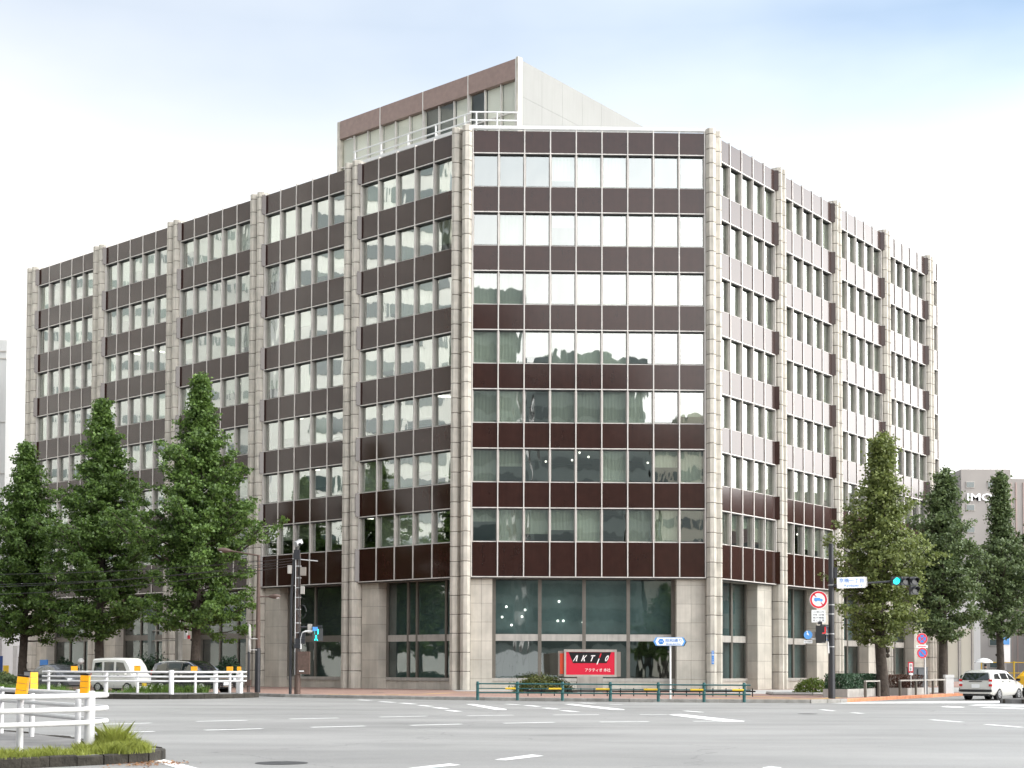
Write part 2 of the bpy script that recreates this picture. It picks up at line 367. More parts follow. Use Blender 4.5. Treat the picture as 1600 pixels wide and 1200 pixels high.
    def build(s, name, parent=None, smooth=None, **props):
        """vertices are world coordinates; the object's origin goes to the centre of the base"""
        A = np.array(s.v); lo = A.min(0); hi = A.max(0); o = Vector(((lo[0] + hi[0]) / 2, (lo[1] + hi[1]) / 2, lo[2]))
        s.v = [(x - o.x, y - o.y, z - o.z) for x, y, z in s.v]
        ob = link(name, s.mesh(name, smooth), o, 0, parent); tag(ob, **props); return ob
WL = {}
def wloc(o): 
    return WL.get(o.name, Vector((0, 0, 0)))
def link(name, data, loc, rz=0.0, parent=None):
    ob = bpy.data.objects.new(name, data); COL.objects.link(ob)
    loc = Vector(loc); WL[ob.name] = loc
    if parent is not None:
        ob.parent = parent; 
        # parents never carry a rotation unless built in local space (see copy_tree)
        if parent.rotation_euler.z: 
            ob.location = Matrix.Rotation(-parent.rotation_euler.z, 3, 'Z') @ (loc - wloc(parent)); ob.rotation_euler.z = rz - parent.rotation_euler.z
        else: ob.location = loc - wloc(parent); ob.rotation_euler.z = rz
    else: ob.location = loc; ob.rotation_euler.z = rz
    return ob
def tag(o, label=None, cat=None, group=None, kind=None):
    if label: o['label'] = label
    if cat: o['category'] = cat
    if group: o['group'] = group
    if kind: o['kind'] = kind
def thing(name, loc, label, cat, group=None, rz=0.0):
    o = link(name, None, loc, rz); o.empty_display_size = 0.3; tag(o, label, cat, group); return o
def copy_thing(src, loc, rz, label, group=None):
    c = src.copy(); COL.objects.link(c); c.location = loc; c.rotation_euler.z = rz; WL[c.name] = Vector(loc)
    c['label'] = label
    if group: c['group'] = group
    for ch in list(src.children):
        d = ch.copy(); COL.objects.link(d); d.parent = c
        for g in list(ch.children):
            e = g.copy(); COL.objects.link(e); e.parent = d
    return c
_tc = {}
def text(body, size, m, loc, rz=0.0, parent=None, name='lettering', ext=0.004, align='CENTER', bold=0.0, mirror=False, sx=1.0, shear=0.0, tilt=True, box=None):
    cu = bpy.data.curves.new(name, 'FONT'); cu.body = body; cu.size = size; cu.extrude = ext; cu.align_x = align; cu.align_y = 'CENTER'; cu.offset = bold; cu.shear = shear
    cu.resolution_u = 2
    tmp = bpy.data.objects.new('tmp', cu); COL.objects.link(tmp)
    dg = bpy.context.evaluated_depsgraph_get(); me = bpy.data.meshes.new_from_object(tmp.evaluated_get(dg)); bpy.data.objects.remove(tmp)
    me.transform(Matrix.Scale(sx, 4, (1, 0, 0)))
    if box:
        A = np.array([v.co[:] for v in me.vertices])
        lo = A.min(0); hi = A.max(0)
        me.transform(Matrix.Translation(Vector((-(lo[0] + hi[0]) / 2, -(lo[1] + hi[1]) / 2, 0))))
        me.transform(Matrix.Diagonal((box[0] / (hi[0] - lo[0]), box[1] / (hi[1] - lo[1]), 1, 1)))
    me.transform(Matrix.Rotation(R(90), 4, 'X'))
    me.materials.clear(); me.materials.append(MATS[m])
    return link(name, me, loc, rz, parent)

def grd(px, py, z=-0.15):
    """point of a level surface at height z seen at a pixel of the 1600x1200 photograph (used once, to measure the place)"""
    x = (px - 800) / 2320.12; y = (600 + 352.06 - py) / 2320.12
    d = rr * x + uu * y + fw
    t = (z - CAMH) / d.z
    return (d.x * t, d.y * t)

# ------------------------------------------------------------------ ground
ROADZ = -0.15
def road_z(x, y):
    def ss(a, b, t): t = min(max((t - a) / (b - a), 0), 1); return t * t * (3 - 2 * t)
    return ROADZ + 0.11 * ss(-11, -17, x) * ss(75, 81, y)
def make_road():
    xs = [-3000, -400, -90] + [-60 + 2 * i for i in range(61)] + [90, 400, 3000]
    ys = [-3000, -400, -60, -20] + [10 + 2 * i for i in range(60)] + [160, 400, 3000]
    b = MB(); vs = [(x, y, road_z(x, y)) for y in ys for x in xs]; nx = len(xs)
    fs = [(j * nx + i, j * nx + i + 1, (j + 1) * nx + i + 1, (j + 1) * nx + i) for j in range(len(ys) - 1) for i in range(nx - 1)]
    b.add(vs, fs, 'asphalt'); me = b.mesh('road', 60)
    return link('road', me, (0, 0, 0))
road = make_road(); tag(road, kind='structure', label='pale grey asphalt of the road crossing')
def mark(pts, name='lane_marking', m='mark_white', z=-0.146):
    b = MB(); P = [grd(x, y) for x, y in pts]
    b.add([(x, y, z) for x, y in P], [tuple(range(len(P)))[::-1]], m); me = b.v
    # face up
    ob = b.build(name, road)
    bm = bmesh.new(); bm.from_mesh(ob.data); bmesh.ops.recalc_face_normals(bm, faces=bm.faces)
    for f in bm.faces:
        if f.normal.z < 0: f.normal_flip()
    bm.to_mesh(ob.data); bm.free(); return ob
def dash(x0, y0, x1, y1, w=0.15, z=-0.146, m='mark_white', name='lane_marking'):
    a = Vector(grd(x0, y0)); b_ = Vector(grd(x1, y1)); d = (b_ - a).normalized(); n_ = Vector((-d.y, d.x)) * w / 2
    b = MB(); P = [a + n_, a - n_, b_ - n_, b_ + n_]
    b.add([(p.x, p.y, z) for p in P], [(0, 1, 2, 3)], m)
    b.build(name, road)
for L_ in [(452, 1123.5, 528, 1122), (593, 1120.5, 667, 1119), (730, 1118.5, 802, 1117.5), (865, 1117.2, 936, 1116.6), (1000, 1116.6, 1048, 1116.6),
           (486, 1136.5, 570, 1134.5), (641, 1133.5, 721, 1131.5), (787, 1130.2, 866, 1128.7), (937, 1128.2, 1014, 1127.6), (1083, 1127.1, 1128, 1127.1),
           (307, 1127.3, 386, 1125.6), (320, 1141, 410, 1138.7), (152, 1132, 236, 1129.8), (146, 1145, 241, 1143), (-20, 1136.8, 76, 1134),
           (1454.7, 1124.7, 1503.7, 1128.4), (1541, 1132, 1597, 1136.6), (1283, 1108.8, 1303, 1111), (1331, 1113.5, 1348, 1115), (1070, 1110.8, 1097, 1113)]:
    dash(*L_, w=0.22)
for L_ in [(559, 1093.6, 580, 1094.6), (594, 1096.2, 616, 1097.6), (627, 1098.6, 648, 1100.2), (656, 1102.2, 674, 1103.8), (680, 1105.6, 698, 1107.7), (700, 1109.8, 717, 1111.8),
           (791, 1100.2, 811, 1101.2), (822, 1102.2, 842, 1104), (851, 1106.2, 871, 1108.2), (879, 1110.2, 901, 1112.2), (907, 1098.2, 929, 1099.2), (952, 1100.6, 972, 1101.2)]:
    dash(*L_, w=0.30)
mark([(728, 1100.3), (741, 1100.2), (792, 1108.4), (791, 1109.2), (774, 1109.0)])
mark([(881, 1100.3), (895, 1100.0), (975, 1108.4), (976, 1109.3), (957, 1109.2)])
mark([(1042, 1116.6), (1064, 1115.9), (1164, 1126.8), (1162, 1127.6), (1130, 1127.6)])
mark([(772.5, 1187.2), (790, 1188.2), (849.5, 1181.2), (831, 1179.3)])
mark([(636, 1200.6), (660, 1201), (720, 1195.4), (702, 1193.4)])
mark([(1190, 1200), (1212, 1202), (1222, 1199.4), (1203, 1197.8)])
mark([(224.5, 1184.0), (240, 1182.6), (330, 1206), (300, 1208)])
mark([(1300, 1099.2), (1567, 1098.4), (1567, 1095.6), (1345, 1096.9)], 'stop_line')
mark([(1469, 1104.6), (1502, 1105.9), (1508, 1104.9), (1480, 1103.3)]); mark([(1512, 1102.2), (1600, 1104.0), (1600, 1101.8), (1530, 1101.0)])
mark([(1530, 1105.5), (1600, 1108.0), (1600, 1106.5), (1545, 1104.6)])
dash(393, 1087.6, 500, 1090.4, 0.22)
b = MB(); P0_ = grd(440, 1192.5)
for i in range(1): b.disc((P0_[0], P0_[1], -0.147), 0.42, 0.003, 'manhole', (0, 0, 1))
b.build('manhole_cover', road)
b = MB(); P0_ = grd(1262, 1115.5); b.disc((P0_[0], P0_[1], -0.147), 0.33, 0.003, 'manhole', (0, 0, 1)); b.build('manhole_cover', road)

# sidewalk
SW = [(-58, 117.6), (-13.4, 78.0), (-11.5, 75.6), (-8, 73.2), (-1.9, 69.8), (5, 67.2), (10.6, 66.2), (13.4, 66.1), (14.7, 67.1), (16.7, 70.6), (21.8, 78.9), (30, 92.6), (60, 141)]
poly = SW + [(45, 175), (-70, 175)]
b = MB(); b.prism(poly[::-1] if False else poly, -0.4, 0.0, 'brick_paving'); sw = link('sidewalk', b.mesh('sidewalk'), (0, 0, 0)); tag(sw, kind='structure', label='reddish brick sidewalk around the building')
def resample(pts, step):
    out_ = [Vector(pts[0])]; acc = 0
    P = [Vector(p) for p in pts]
    for a, c in zip(P, P[1:]):
        L = (c - a).length; d = (c - a) / L; t = step - acc
        while t < L: out_.append(a + d * t); t += step
        acc = L - (t - step)
    return out_
def kerb(pts, name, m, z0, z1, width, parent=None, label=None, step=1.0, out_=1, mfun=None, wob=0.0):
    k = link(name, None, (pts[0][0], pts[0][1], z0)); tag(k, kind='structure', label=label)
    Q = resample(pts, step)
    for i, (a, c) in enumerate(zip(Q, Q[1:])):
        d = (c - a); L = d.length; ang = math.atan2(d.y, d.x); mid = (a + c) / 2; bb = MB()
        h = z1 - z0 + (rnd.uniform(-wob, wob) if wob else 0); bv = 0.02
        W2 = width / 2
        prof = [(-W2, 0), (W2, 0), (W2, h - bv), (W2 - bv, h), (-W2 + bv, h), (-W2, h - bv)]
        bb.prism(prof, -L / 2 + 0.006, L / 2 - 0.006, mfun(mid) if mfun else m, axis='x')
        link('kerb_stone', bb.mesh('kerb_stone'), (mid.x, mid.y, z0), ang, k)
    return k
kerb(SW[1:], 'kerb', 'kerb_stone', -0.30, 0.012, 0.18, label='stone kerb along the sidewalk edge', mfun=lambda p: 'kerb_orange' if p.x > 15.2 and p.y < 90 else 'kerb_stone')
# pale plaza strip by the building and tactile paving lines
b = MB(); b.prism([(8.5, 90.6), (11.6, 84.3), (15.6, 78.0), (20.5, 81.5), (38.6, 105.3), (33, 112), (12.8, 92)], -0.01, 0.008, 'plaza'); o = link('plaza_paving', b.mesh('plaza'), (0, 0, 0)); tag(o, kind='structure', label='pale stone paving beside the right wing')
b = MB(); b.prism([(-3.8, 92), (-3.2, 87.4), (8.8, 86.8), (12.6, 92)], -0.01, 0.006, 'plaza'); o = link('plaza_paving', b.mesh('plaza'), (0, 0, 0)); tag(o, kind='structure', label='pale stone paving under the front windows')
def strip(pts, wdt, z, m, name, label):
    b = MB(); P = [Vector(p) for p in pts]; L_ = []; R_ = []
    for i, p in enumerate(P):
        d = (P[min(i + 1, len(P) - 1)] - P[max(i - 1, 0)]).normalized(); n_ = Vector((-d.y, d.x)) * wdt / 2
        L_.append((p.x + n_.x, p.y + n_.y, z)); R_.append((p.x - n_.x, p.y - n_.y, z))
    k = len(P); b.add(L_ + R_, [(i, k + i, k + i + 1, i + 1) for i in range(k - 1)], m)
    o = b.build(name); tag(o, kind='structure', label=label)
strip([(-9.4, 75.4), (-6.5, 74.6), (-4.5, 77.2), (-3.3, 81), (0.2, 82), (8, 80.5), (11.5, 75), (13.2, 69.5)], 0.42, 0.005, 'tactile', 'tactile_paving', 'yellow tactile line curving over the brick sidewalk')
strip([(8.5, 67.6), (13.0, 67.2), (14.3, 68.4), (15.6, 71)], 0.5, 0.009, 'tactile', 'tactile_paving', 'yellow tactile strip beside the traffic light kerb')
for px, py in ((591, 1082.5), (612, 1086.0)):
    b = MB(); g_ = grd(px, py, 0.0); b.disc((g_[0], g_[1], 0.0), 0.35, 0.006, 'manhole', (0, 0, 1)); b.build('manhole_cover', sw)

# ------------------------------------------------------------------ the office building
class Face:
    def __init__(s, x, y, a, flip):
        s.o = Vector((x, y)); s.a = a; s.d = Vector((math.cos(a), math.sin(a)))
        # outward normal looks to the street
        s.n = Vector((s.d.y, -s.d.x)) * (1 if not flip else -1); s.flip = flip
        s.rz = a if not flip else a + math.pi      # local +X along the face seen left to right, local -Y outward
    def p(s, u, v, z=0.0):
        q = s.o + s.d * u + s.n * v; return Vector((q.x, q.y, z))
FR = Face(-2.4986, 90.7813, 0.0272, False)
LF = Face(-3.735, 91.4313, 2.416, True)
RT = Face(12.8156, 91.9305, 0.9228, False)
Z8 = 9.09; ST = 3.673
bands = [(6.98, Z8)] + [(Z8 + ST * k - 1.535, Z8 + ST * k) for k in range(1, 7)] + [(33.27, 34.64)]
wins = [(bands[i][1], bands[i + 1][0]) for i in range(7)]
bld = thing('office_building', (3, 105, 0), 'nine storey corner office block with brown panel bands and paired stone columns', 'building')
GD = -0.21        # glass plane behind the panel face
_mesh = {}
def shared(key, fn):
    if key not in _mesh: _mesh[key] = fn()
    return _mesh[key]
def spandrel_mesh(wd, h):
    def f():
        b = MB(); b.box((0, 0.19, h / 2), (wd, 0.38, h), 'enamel'); 
        return b.mesh('spandrel_panel')
    return shared(('sp', round(wd, 3), round(h, 3)), f)
def trim_mesh(wd):
    def f():
        b = MB(); b.box((0, 0.19, -0.03), (wd, 0.46, 0.06), 'alu'); b.box((0, 0.20, -0.085), (wd, 0.38, 0.05), 'shadow_line'); return b.mesh('trim')  # black strip under the alu trim paints the shadow line below each band
    return shared(('tr', round(wd, 3)), f)
def window_mesh(wd, h):
    def f():
        b = MB(); t = 0.055; y = 0.0; d = 0.09
        b.box((0, y, t / 2 + 0.02), (wd, d, t), 'alu'); b.box((0, y, h - t / 2), (wd, d, t), 'alu_grey')
        b.box((-wd / 2 + t / 2, y, h / 2), (t, d, h - 2 * t), 'alu_grey'); b.box((wd / 2 - t / 2, y, h / 2), (t, d, h - 2 * t), 'alu_grey')
        b.box((0, -0.115, 0.012), (wd, 0.17, 0.024), 'alu')
        return b.mesh('window')
    return shared(('wi', round(wd, 3), round(h, 3)), f)
def pane_mesh(wd, h):
    def f():
        b = MB(); b.box((0, 0, h / 2), (wd - 0.11, 0.012, h - 0.11), 'glass'); return b.mesh('pane')
    return shared(('pa', round(wd, 3), round(h, 3)), f)
def blind_mesh(wd, h):
    def f():
        b = MB(); n = 14; vs = []; fs = []
        for i in range(n + 1):
            x = -wd / 2 + wd * i / n; y = 0.03 * (i % 2)
            vs += [(x, y, 0), (x, y, h)]
        for i in range(n): fs.append((2 * i, 2 * i + 2, 2 * i + 3, 2 * i + 1))
        b.add(vs, fs, 'blind'); return b.mesh('blind')
    return shared(('bl', round(wd, 3), round(h, 3)), f)
def bake(b, me, loc, rz):
    """append a copy of a shared mesh to a joined part"""
    T = Matrix.Translation(loc) @ Matrix.Rotation(rz, 4, 'Z'); o = len(b.v)
    b.v += [tuple(T @ v.co) for v in me.vertices]
    names = [m.name for m in me.materials]; idx = [b.mi(n_) for n_ in names]
    for p_ in me.polygons: b.f.append(tuple(i + o for i in p_.vertices)); b.m.append(idx[p_.material_index])
st_win = MB(); st_pane = MB(); st_sp = MB(); st_blk = MB(); st_bl = MB()
count = dict(w=0, s=0)
def bay(face, u0, pitch, n, single=True, ends=True, blind_p=0.6):
    """n panels starting at u0 on a face, all storeys"""
    for k in range(n):
        uc = u0 + (k + 0.5) * pitch; wd = pitch - 0.075
        for bi, (z0, z1) in enumerate(bands):
            me = spandrel_mesh(wd, z1 - z0); loc = face.p(uc, 0, z0)
            if count['s'] < 300 and single: link('spandrel_panel', me, loc, face.rz, bld); count['s'] += 1
            else: bake(st_sp, me, loc, face.rz)
        for wi, (z0, z1) in enumerate(wins):
            me = window_mesh(wd, z1 - z0); loc = face.p(uc, GD, z0); ml = pane_mesh(wd, z1 - z0); lp = face.p(uc, GD, z0 + 0.06)
            jit = rnd.uniform(-0.009, 0.009)
            hasb = rnd.random() < blind_p
            bh = (z1 - z0) * (1.0 if rnd.random() < .6 else rnd.uniform(.35, .8)); bme = blind_mesh(wd, round(bh * 4) / 4 + .1)
            if count['w'] < 300 and single:
                wo = link('window', me, loc, face.rz, bld); po = link('pane', ml, lp, face.rz + jit, wo); count['w'] += 1
                if hasb: link('blind', bme, face.p(uc, GD - 0.22, z1 - (round(bh * 4) / 4 + .1)), face.rz, wo)
            else:
                bake(st_win, me, loc, face.rz); bake(st_pane, ml, lp, face.rz + jit)
                if hasb: bake(st_bl, bme, face.p(uc, GD - 0.22, z1 - (round(bh * 4) / 4 + .1)), face.rz)
    W = n * pitch
    for z0, z1 in bands:
        me = trim_mesh(W); link('panel_trim', me, face.p(u0 + W / 2, 0.0, z0), face.rz, bld)
    for k in range(n + 1):
        u = u0 + k * pitch
        b = MB(); zt = 34.75; z0 = 6.93
        b.box((0, (0.40 - 0.05) / 2, (zt - z0) / 2), (0.068, 0.40 + 0.05, zt - z0), 'alu')
        # wider storey-high jamb between the panes
        for a0, a1 in wins: b.box((0, 0.17, (a0 + a1) / 2 - z0), (0.17, 0.20, a1 - a0), 'alu_grey')
        link('mullion', b.mesh('mullion'), face.p(u, 0, z0), face.rz, bld)
BL, PL = 9.9352, 1.6891
BR, PR = 8.7655, 1.532
bay(FR, 0, 1.6, 9, blind_p=0.75)
bay(LF, 0, PL, 5); bay(RT, 0, PR, 5, blind_p=0.95)
bay(LF, BL, PL, 5); bay(RT, BR, PR, 5, blind_p=0.95)
bay(LF, 2 * BL, PL, 5); bay(LF, 3 * BL, PL, 5); bay(LF, 4 * BL, PL, 5)
bay(RT, 2 * BR, PR, 5, blind_p=0.95); bay(RT, 3 * BR, PR, 5); bay(RT, 4 * BR, PR, 1)
st_win.build('window', bld, kind='stuff'); st_pane.build('pane', bld, kind='stuff'); st_sp.build('spandrel_panel', bld, kind='stuff'); 
if st_bl.v: st_bl.build('blind', bld, kind='stuff')
# splayed brown returns at the far end of each panel band on the two wings
for face, pb_, pp, nb_, sgn in ((LF, BL, PL, 5, 1), (RT, BR, PR, 4, 1)):
    for k in range(nb_):
        ue = k * pb_ + 5 * pp
        for z0, z1 in bands:
            b = MB(); eo = 0.045 if face is LF else 0.10; A_ = face.p(ue - 0.07, 0.008); B_ = face.p(ue + eo, 0.27); C_ = face.p(ue + eo, -0.06); D_ = face.p(ue - 0.07, -0.06)
            pl_ = [(q.x, q.y) for q in (A_, B_, C_, D_)]
            if face.flip: pl_ = pl_[::-1]
            b.prism(pl_, z0, z1, 'enamel'); b.build('panel_return', bld)
# columns of stone blocks
def block_mesh(wd, h, vs_=0.0):
    def f():
        b = MB(); c = wd * 0.30; h_ = h - 0.032; e = 0.024
        def ring(ins): 
            return [(-wd / 2 + ins, 0.55), (-wd / 2 + ins, -0.14 + ins * .5), (-wd / 2 + c, -0.36 + ins), (wd / 2 - c, -0.36 + ins), (wd / 2 - ins, -0.14 + ins * .5), (wd / 2 - ins, 0.55)]
        r = [(ring(e), 0), (ring(0), e), (ring(0), h_ - e), (ring(e), h_)]
        vs = [(x, y, z) for R_, z in r for x, y in R_]; n = 6; fs = []
        for a in range(3):
            for i in range(n): fs.append((a * n + i, a * n + (i + 1) % n, (a + 1) * n + (i + 1) % n, (a + 1) * n + i))
        fs += [tuple(range(n))[::-1], tuple(range(3 * n, 4 * n))]
        b.add(vs, fs, 'stone'); return b.mesh('stone_block')
    return shared(('bk', round(wd, 3), round(h, 3)), f)
courses = [(i * 1.1633, 1.1633) for i in range(6)] + [(6.98 + i * 0.9183, 0.9183) for i in range(30)] + [(34.529, 0.40)]
blk = [0]
def column(face, uc, wd, single):
    b = MB(); c = wd * .3
    pr = [(-wd / 2 + .03, 0.5), (-wd / 2 + .03, -0.12), (-wd / 2 + c, -0.33), (wd / 2 - c, -0.33), (wd / 2 - .03, -0.12), (wd / 2 - .03, 0.5)]
    b.prism(pr, 0, 34.85, 'joint'); link('column_core', b.mesh('column_core'), face.p(uc, 0, 0), face.rz, bld)
    for z, h in courses:
        me = block_mesh(wd, h); 
        if single and blk[0] < 300: link('stone_block', me, face.p(uc, rnd.uniform(-.004, .004), z), face.rz, bld); blk[0] += 1
        else: bake(st_blk, me, face.p(uc, rnd.uniform(-.004, .004), z), face.rz)
column(FR, -0.36, 0.60, True); column(LF, -0.32, 0.54, True)
column(FR, 14.76, 0.60, True); column(RT, -0.28, 0.50, True)
for k, sg in ((1, True), (2, False), (3, False), (4, False), (5, False)):
    c = k * BL - (BL - 5 * PL) / 2; column(LF, c - 0.38, 0.60, sg); column(LF, c + 0.38, 0.60, sg)
for k, sg in ((1, True), (2, False), (3, False), (4, False)):
    c = k * BR - (BR - 5 * PR) / 2 + 0.08; column(RT, c - 0.27, 0.46, sg); column(RT, c + 0.27, 0.46, sg)
st_blk.build('stone_block', bld, kind='stuff')
# dark backing wall behind the columns and grooves
b = MB()
def wall(face, u0, u1, v0, v1, z0, z1, m, bb=None):
    bb = bb or b; q = [face.p(u0, v0), face.p(u1, v0), face.p(u1, v1), face.p(u0, v1)]; pl_ = [(x.x, x.y) for x in q]
    if (q[1] - q[0]).cross(q[2] - q[1]).z < 0: pl_ = pl_[::-1]
    bb.prism(pl_, z0, z1, m)
for k in range(1, 6): wall(LF, k * BL - (BL - 5 * PL) - 0.02, k * BL + 0.02, -0.7, -0.5, 0, 34.7, 'joint')
for k in range(1, 5): wall(RT, k * BR - (BR - 5 * PR) - 0.02, k * BR + 0.02, -0.7, -0.5, 0, 34.7, 'joint')
wall(FR, -1.0, -0.02, -0.7, -0.5, 0, 34.7, 'joint'); wall(FR, 14.42, 15.3, -0.7, -0.5, 0, 34.7, 'joint')
wall(LF, -0.9, -0.02, -0.7, -0.5, 0, 34.7, 'joint'); wall(RT, -0.9, -0.02, -0.7, -0.5, 0, 34.7, 'joint')
b.build('backing_wall', bld)
# interior: slabs with ceilings and a core
RU = 4 * BR + PR + 0.4; LU = 5 * BL + 0.2
def foot(off):
    pts = [LF.p(LU - 0.4, -off), LF.p(0, -off), FR.p(0, -off), FR.p(14.4, -off), RT.p(0, -off), RT.p(RU, -off)]
    back = [RT.p(RU, -30), LF.p(LU - 0.4, -30)]
    return [(q.x, q.y) for q in pts + back]
b = MB(); 
for bi, (z0, z1) in enumerate(bands):
    zf = z1 - 1.05 if bi else z1 - 0.9
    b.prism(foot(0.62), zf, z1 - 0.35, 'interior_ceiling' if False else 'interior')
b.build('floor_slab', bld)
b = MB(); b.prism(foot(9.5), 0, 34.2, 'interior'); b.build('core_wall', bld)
b = MB()
for z0, z1 in wins: b.prism(foot(0.7), z1 + 0.30, z1 + 0.33, 'interior_ceiling')
b.build('ceiling', bld)
# end walls closing the wings and the roof
b = MB(); wall(LF, LU - 0.35, LU, -30, -0.1, 0, 34.7, 'white_wall'); wall(RT, RU - 0.3, RU, -30, -0.05, 0, 34.7, 'stone_pier'); b.build('end_wall', bld)
b = MB(); b.prism(foot(0.30), 34.15, 34.45, 'roof'); b.build('roof', bld)
# lit lamps inside
lm = MB(); lm.box((0, 0, 0), (1.1, 0.16, 0.06), 'lamp_lit'); lmesh = lm.mesh('ceiling_lamp')
sm_ = MB(); sm_.ball((0, 0, 0), 0.07, 'lamp_lit', 8, 6); smesh = sm_.mesh('ceiling_lamp')
for face, us, n_ in ((FR, (0.6, 13.8), 26), (LF, (0.5, 42), 18), (RT, (0.5, 30), 8)):
    for i in range(n_):
        wi = rnd.choice([0, 1, 1, 2, 2, 3, 4]) if face is LF else rnd.choice([0, 0, 1, 1, 3])
        z0, z1 = wins[wi]
        lg = face is LF
        link('ceiling_lamp', lmesh if lg else smesh, face.p(rnd.uniform(*us), -rnd.uniform(1.2, 5), z1 + 0.26 - (0 if lg else rnd.uniform(0, .5))), face.rz + R(90) * lg, bld)

# ---- ground storey
GV = -1.15
def slab_wall(face, u0, u1, v, z0, z1, nu, zs, side=False, v1=None):
    """stone slabs on a wall plane; side=True puts them across the face (reveal) at u0 from v to v1"""
    zl = zs
    for i in range(nu):
        for a0, a1 in zip(zl, zl[1:]):
            if not side:
                ua = u0 + (u1 - u0) * i / nu; ub = u0 + (u1 - u0) * (i + 1) / nu; wd = ub - ua - 0.014; h = a1 - a0 - 0.014
                def f(): q = MB(); q.box((0, 0.03, h / 2), (wd, 0.06, h), 'stone_pier'); return q.mesh('stone_slab')
                link('stone_slab', shared(('sl', round(wd, 3), round(h, 3)), f), face.p((ua + ub) / 2, v + rnd.uniform(-.003, .003), a0 + .007), face.rz, bld)
            else:
                wd = abs(v1 - v) - 0.02; h = a1 - a0 - 0.014
                def f(): q = MB(); q.box((0, 0, h / 2), (0.05, wd, h), 'stone_pier'); return q.mesh('stone_slab')
                link('stone_slab', shared(('ss', round(wd, 3), round(h, 3)), f), face.p(u0, (v + v1) / 2, a0 + .007), face.rz, bld)
ZS = [0, 0.70, 1.86, 3.02, 4.18, 5.34, 6.5, 6.93]
fr_ = MB(); tr_ = MB(); plin = MB()
gpanes = []
def pier(face, u0, u1, nu, revs):
    core = MB(); wall(face, u0 + 0.01, u1 - 0.01, GV - 0.1, -0.37, 0, 6.9, 'joint', core); core.build('pier_core', bld)
    slab_wall(face, u0, u1, -0.31, 0, 6.93, nu, ZS)
    for r_ in revs: slab_wall(face, r_, r_, -0.36, 0, 6.93, 1, ZS, True, GV)
def glaze(face, u0, u1, cuts, zt=3.05, panel=None, bars=0.16):
    """framed ground-floor glazing: transom at zt"""
    zb = 0.72
    cut = [u0] + cuts + [u1]
    for u in cut:
        ub = min(max(u, u0 + bars / 2), u1 - bars / 2)
        q = MB(); wall(face, ub - bars / 2, ub + bars / 2, GV - 0.06, GV + 0.10, zb, 6.9, 'alu_dark', q); q.build('window_mullion', bld)
    q = MB(); wall(face, u0, u1, GV - 0.05, GV + 0.085, zt, zt + 0.42, 'alu_grey' if panel is None else panel, q); q.build('transom', bld)
    q = MB(); wall(face, u0, u1, GV - 0.05, GV + 0.12, zb - 0.18, zb + 0.02, 'alu_grey', q); q.build('sill', bld)
    for a, c in zip(cut, cut[1:]):
        for z0, z1 in ((zb + 0.02, zt), (zt + 0.42, 6.88)):
            q = MB(); wall(face, a + 0.05, c - 0.05, GV - 0.01, GV + 0.005, z0, z1, 'glass' if (face is FR and z0 < 2) else 'glass_ground', q); q.build('pane', bld)
    nst = max(2, int((u1 - u0) / 0.95))
    for i in range(nst):
        a = u0 + (u1 - u0) * i / nst; c = u0 + (u1 - u0) * (i + 1) / nst
        q = MB(); wall(face, a + .006, c - .006, GV - 0.2, GV + 0.06, 0.0, zb - 0.19, 'stone_pier', q); q.build('plinth_slab', bld)
pier(FR, -0.05, 1.30, 2, [1.27]); pier(FR, 12.65, 14.45, 2, [12.68])
glaze(FR, 1.30, 12.65, [4.25, 7.0, 9.75], bars=0.22)
for k in range(5):
    a = k * BL; e = a + 5 * PL
    pier(LF, e - 1.55, e, 2, [e - 1.52])
    if k == 0: glaze(LF, a + 0.02, e - 1.55, [1.5, 4.1, 4.9])
    elif k == 1: glaze(LF, a + 0.02, e - 1.55, [a + 0.7, a + 4.0], zt=3.1, panel='alu_dark')
    else: glaze(LF, a + 0.02, e - 1.55, [a + 2.5, a + 4.6], zt=3.4, panel='alu_dark')
for k in range(4):
    a = k * BR; e = a + 5 * PR
    pier(RT, e - 2.0, e, 2, [e - 1.97])
    glaze(RT, a + 0.02, e - 2.0, [a + 2.2, a + 3.6], bars=0.20)
b = MB(); 
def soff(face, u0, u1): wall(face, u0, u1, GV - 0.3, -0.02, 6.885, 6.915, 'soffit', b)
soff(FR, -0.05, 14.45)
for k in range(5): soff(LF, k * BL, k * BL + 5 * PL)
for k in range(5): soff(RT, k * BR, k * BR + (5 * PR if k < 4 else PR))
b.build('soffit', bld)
# ground floor room: dim curtains behind the front glazing
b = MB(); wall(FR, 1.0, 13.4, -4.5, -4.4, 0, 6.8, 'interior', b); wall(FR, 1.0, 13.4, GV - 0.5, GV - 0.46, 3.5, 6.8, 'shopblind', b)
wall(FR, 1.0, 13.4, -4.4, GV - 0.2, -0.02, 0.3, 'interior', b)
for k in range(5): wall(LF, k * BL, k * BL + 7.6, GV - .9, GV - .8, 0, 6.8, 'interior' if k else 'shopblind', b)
for k in range(4): wall(RT, k * BR, k * BR + 7, GV - .45, GV - .4, 0, 6.8, 'shopblind', b)
b.build('inner_wall', bld)
for i in range(9): link('ceiling_lamp', smesh, FR.p(rnd.uniform(1.6, 7), GV - rnd.uniform(.15, .4), rnd.uniform(4.0, 6.7)), 0, bld)
# pale angled stair wall seen behind the first left bay
b = MB(); q0 = LF.p(BL + 0.9, -2.2); 
def lfq(u, z, v=-2.2): q = LF.p(u, v, z); return (q.x, q.y, z)
b.add([lfq(BL + 0.8, 3.55), lfq(BL + 6.4, 3.55), lfq(BL + 6.4, 4.2), lfq(BL + 4.0, 6.8), lfq(BL + 0.8, 6.8), lfq(BL + 0.8, 4.4)], [tuple(range(6))], 'bldg_cream')
b.build('stair_wall', bld)
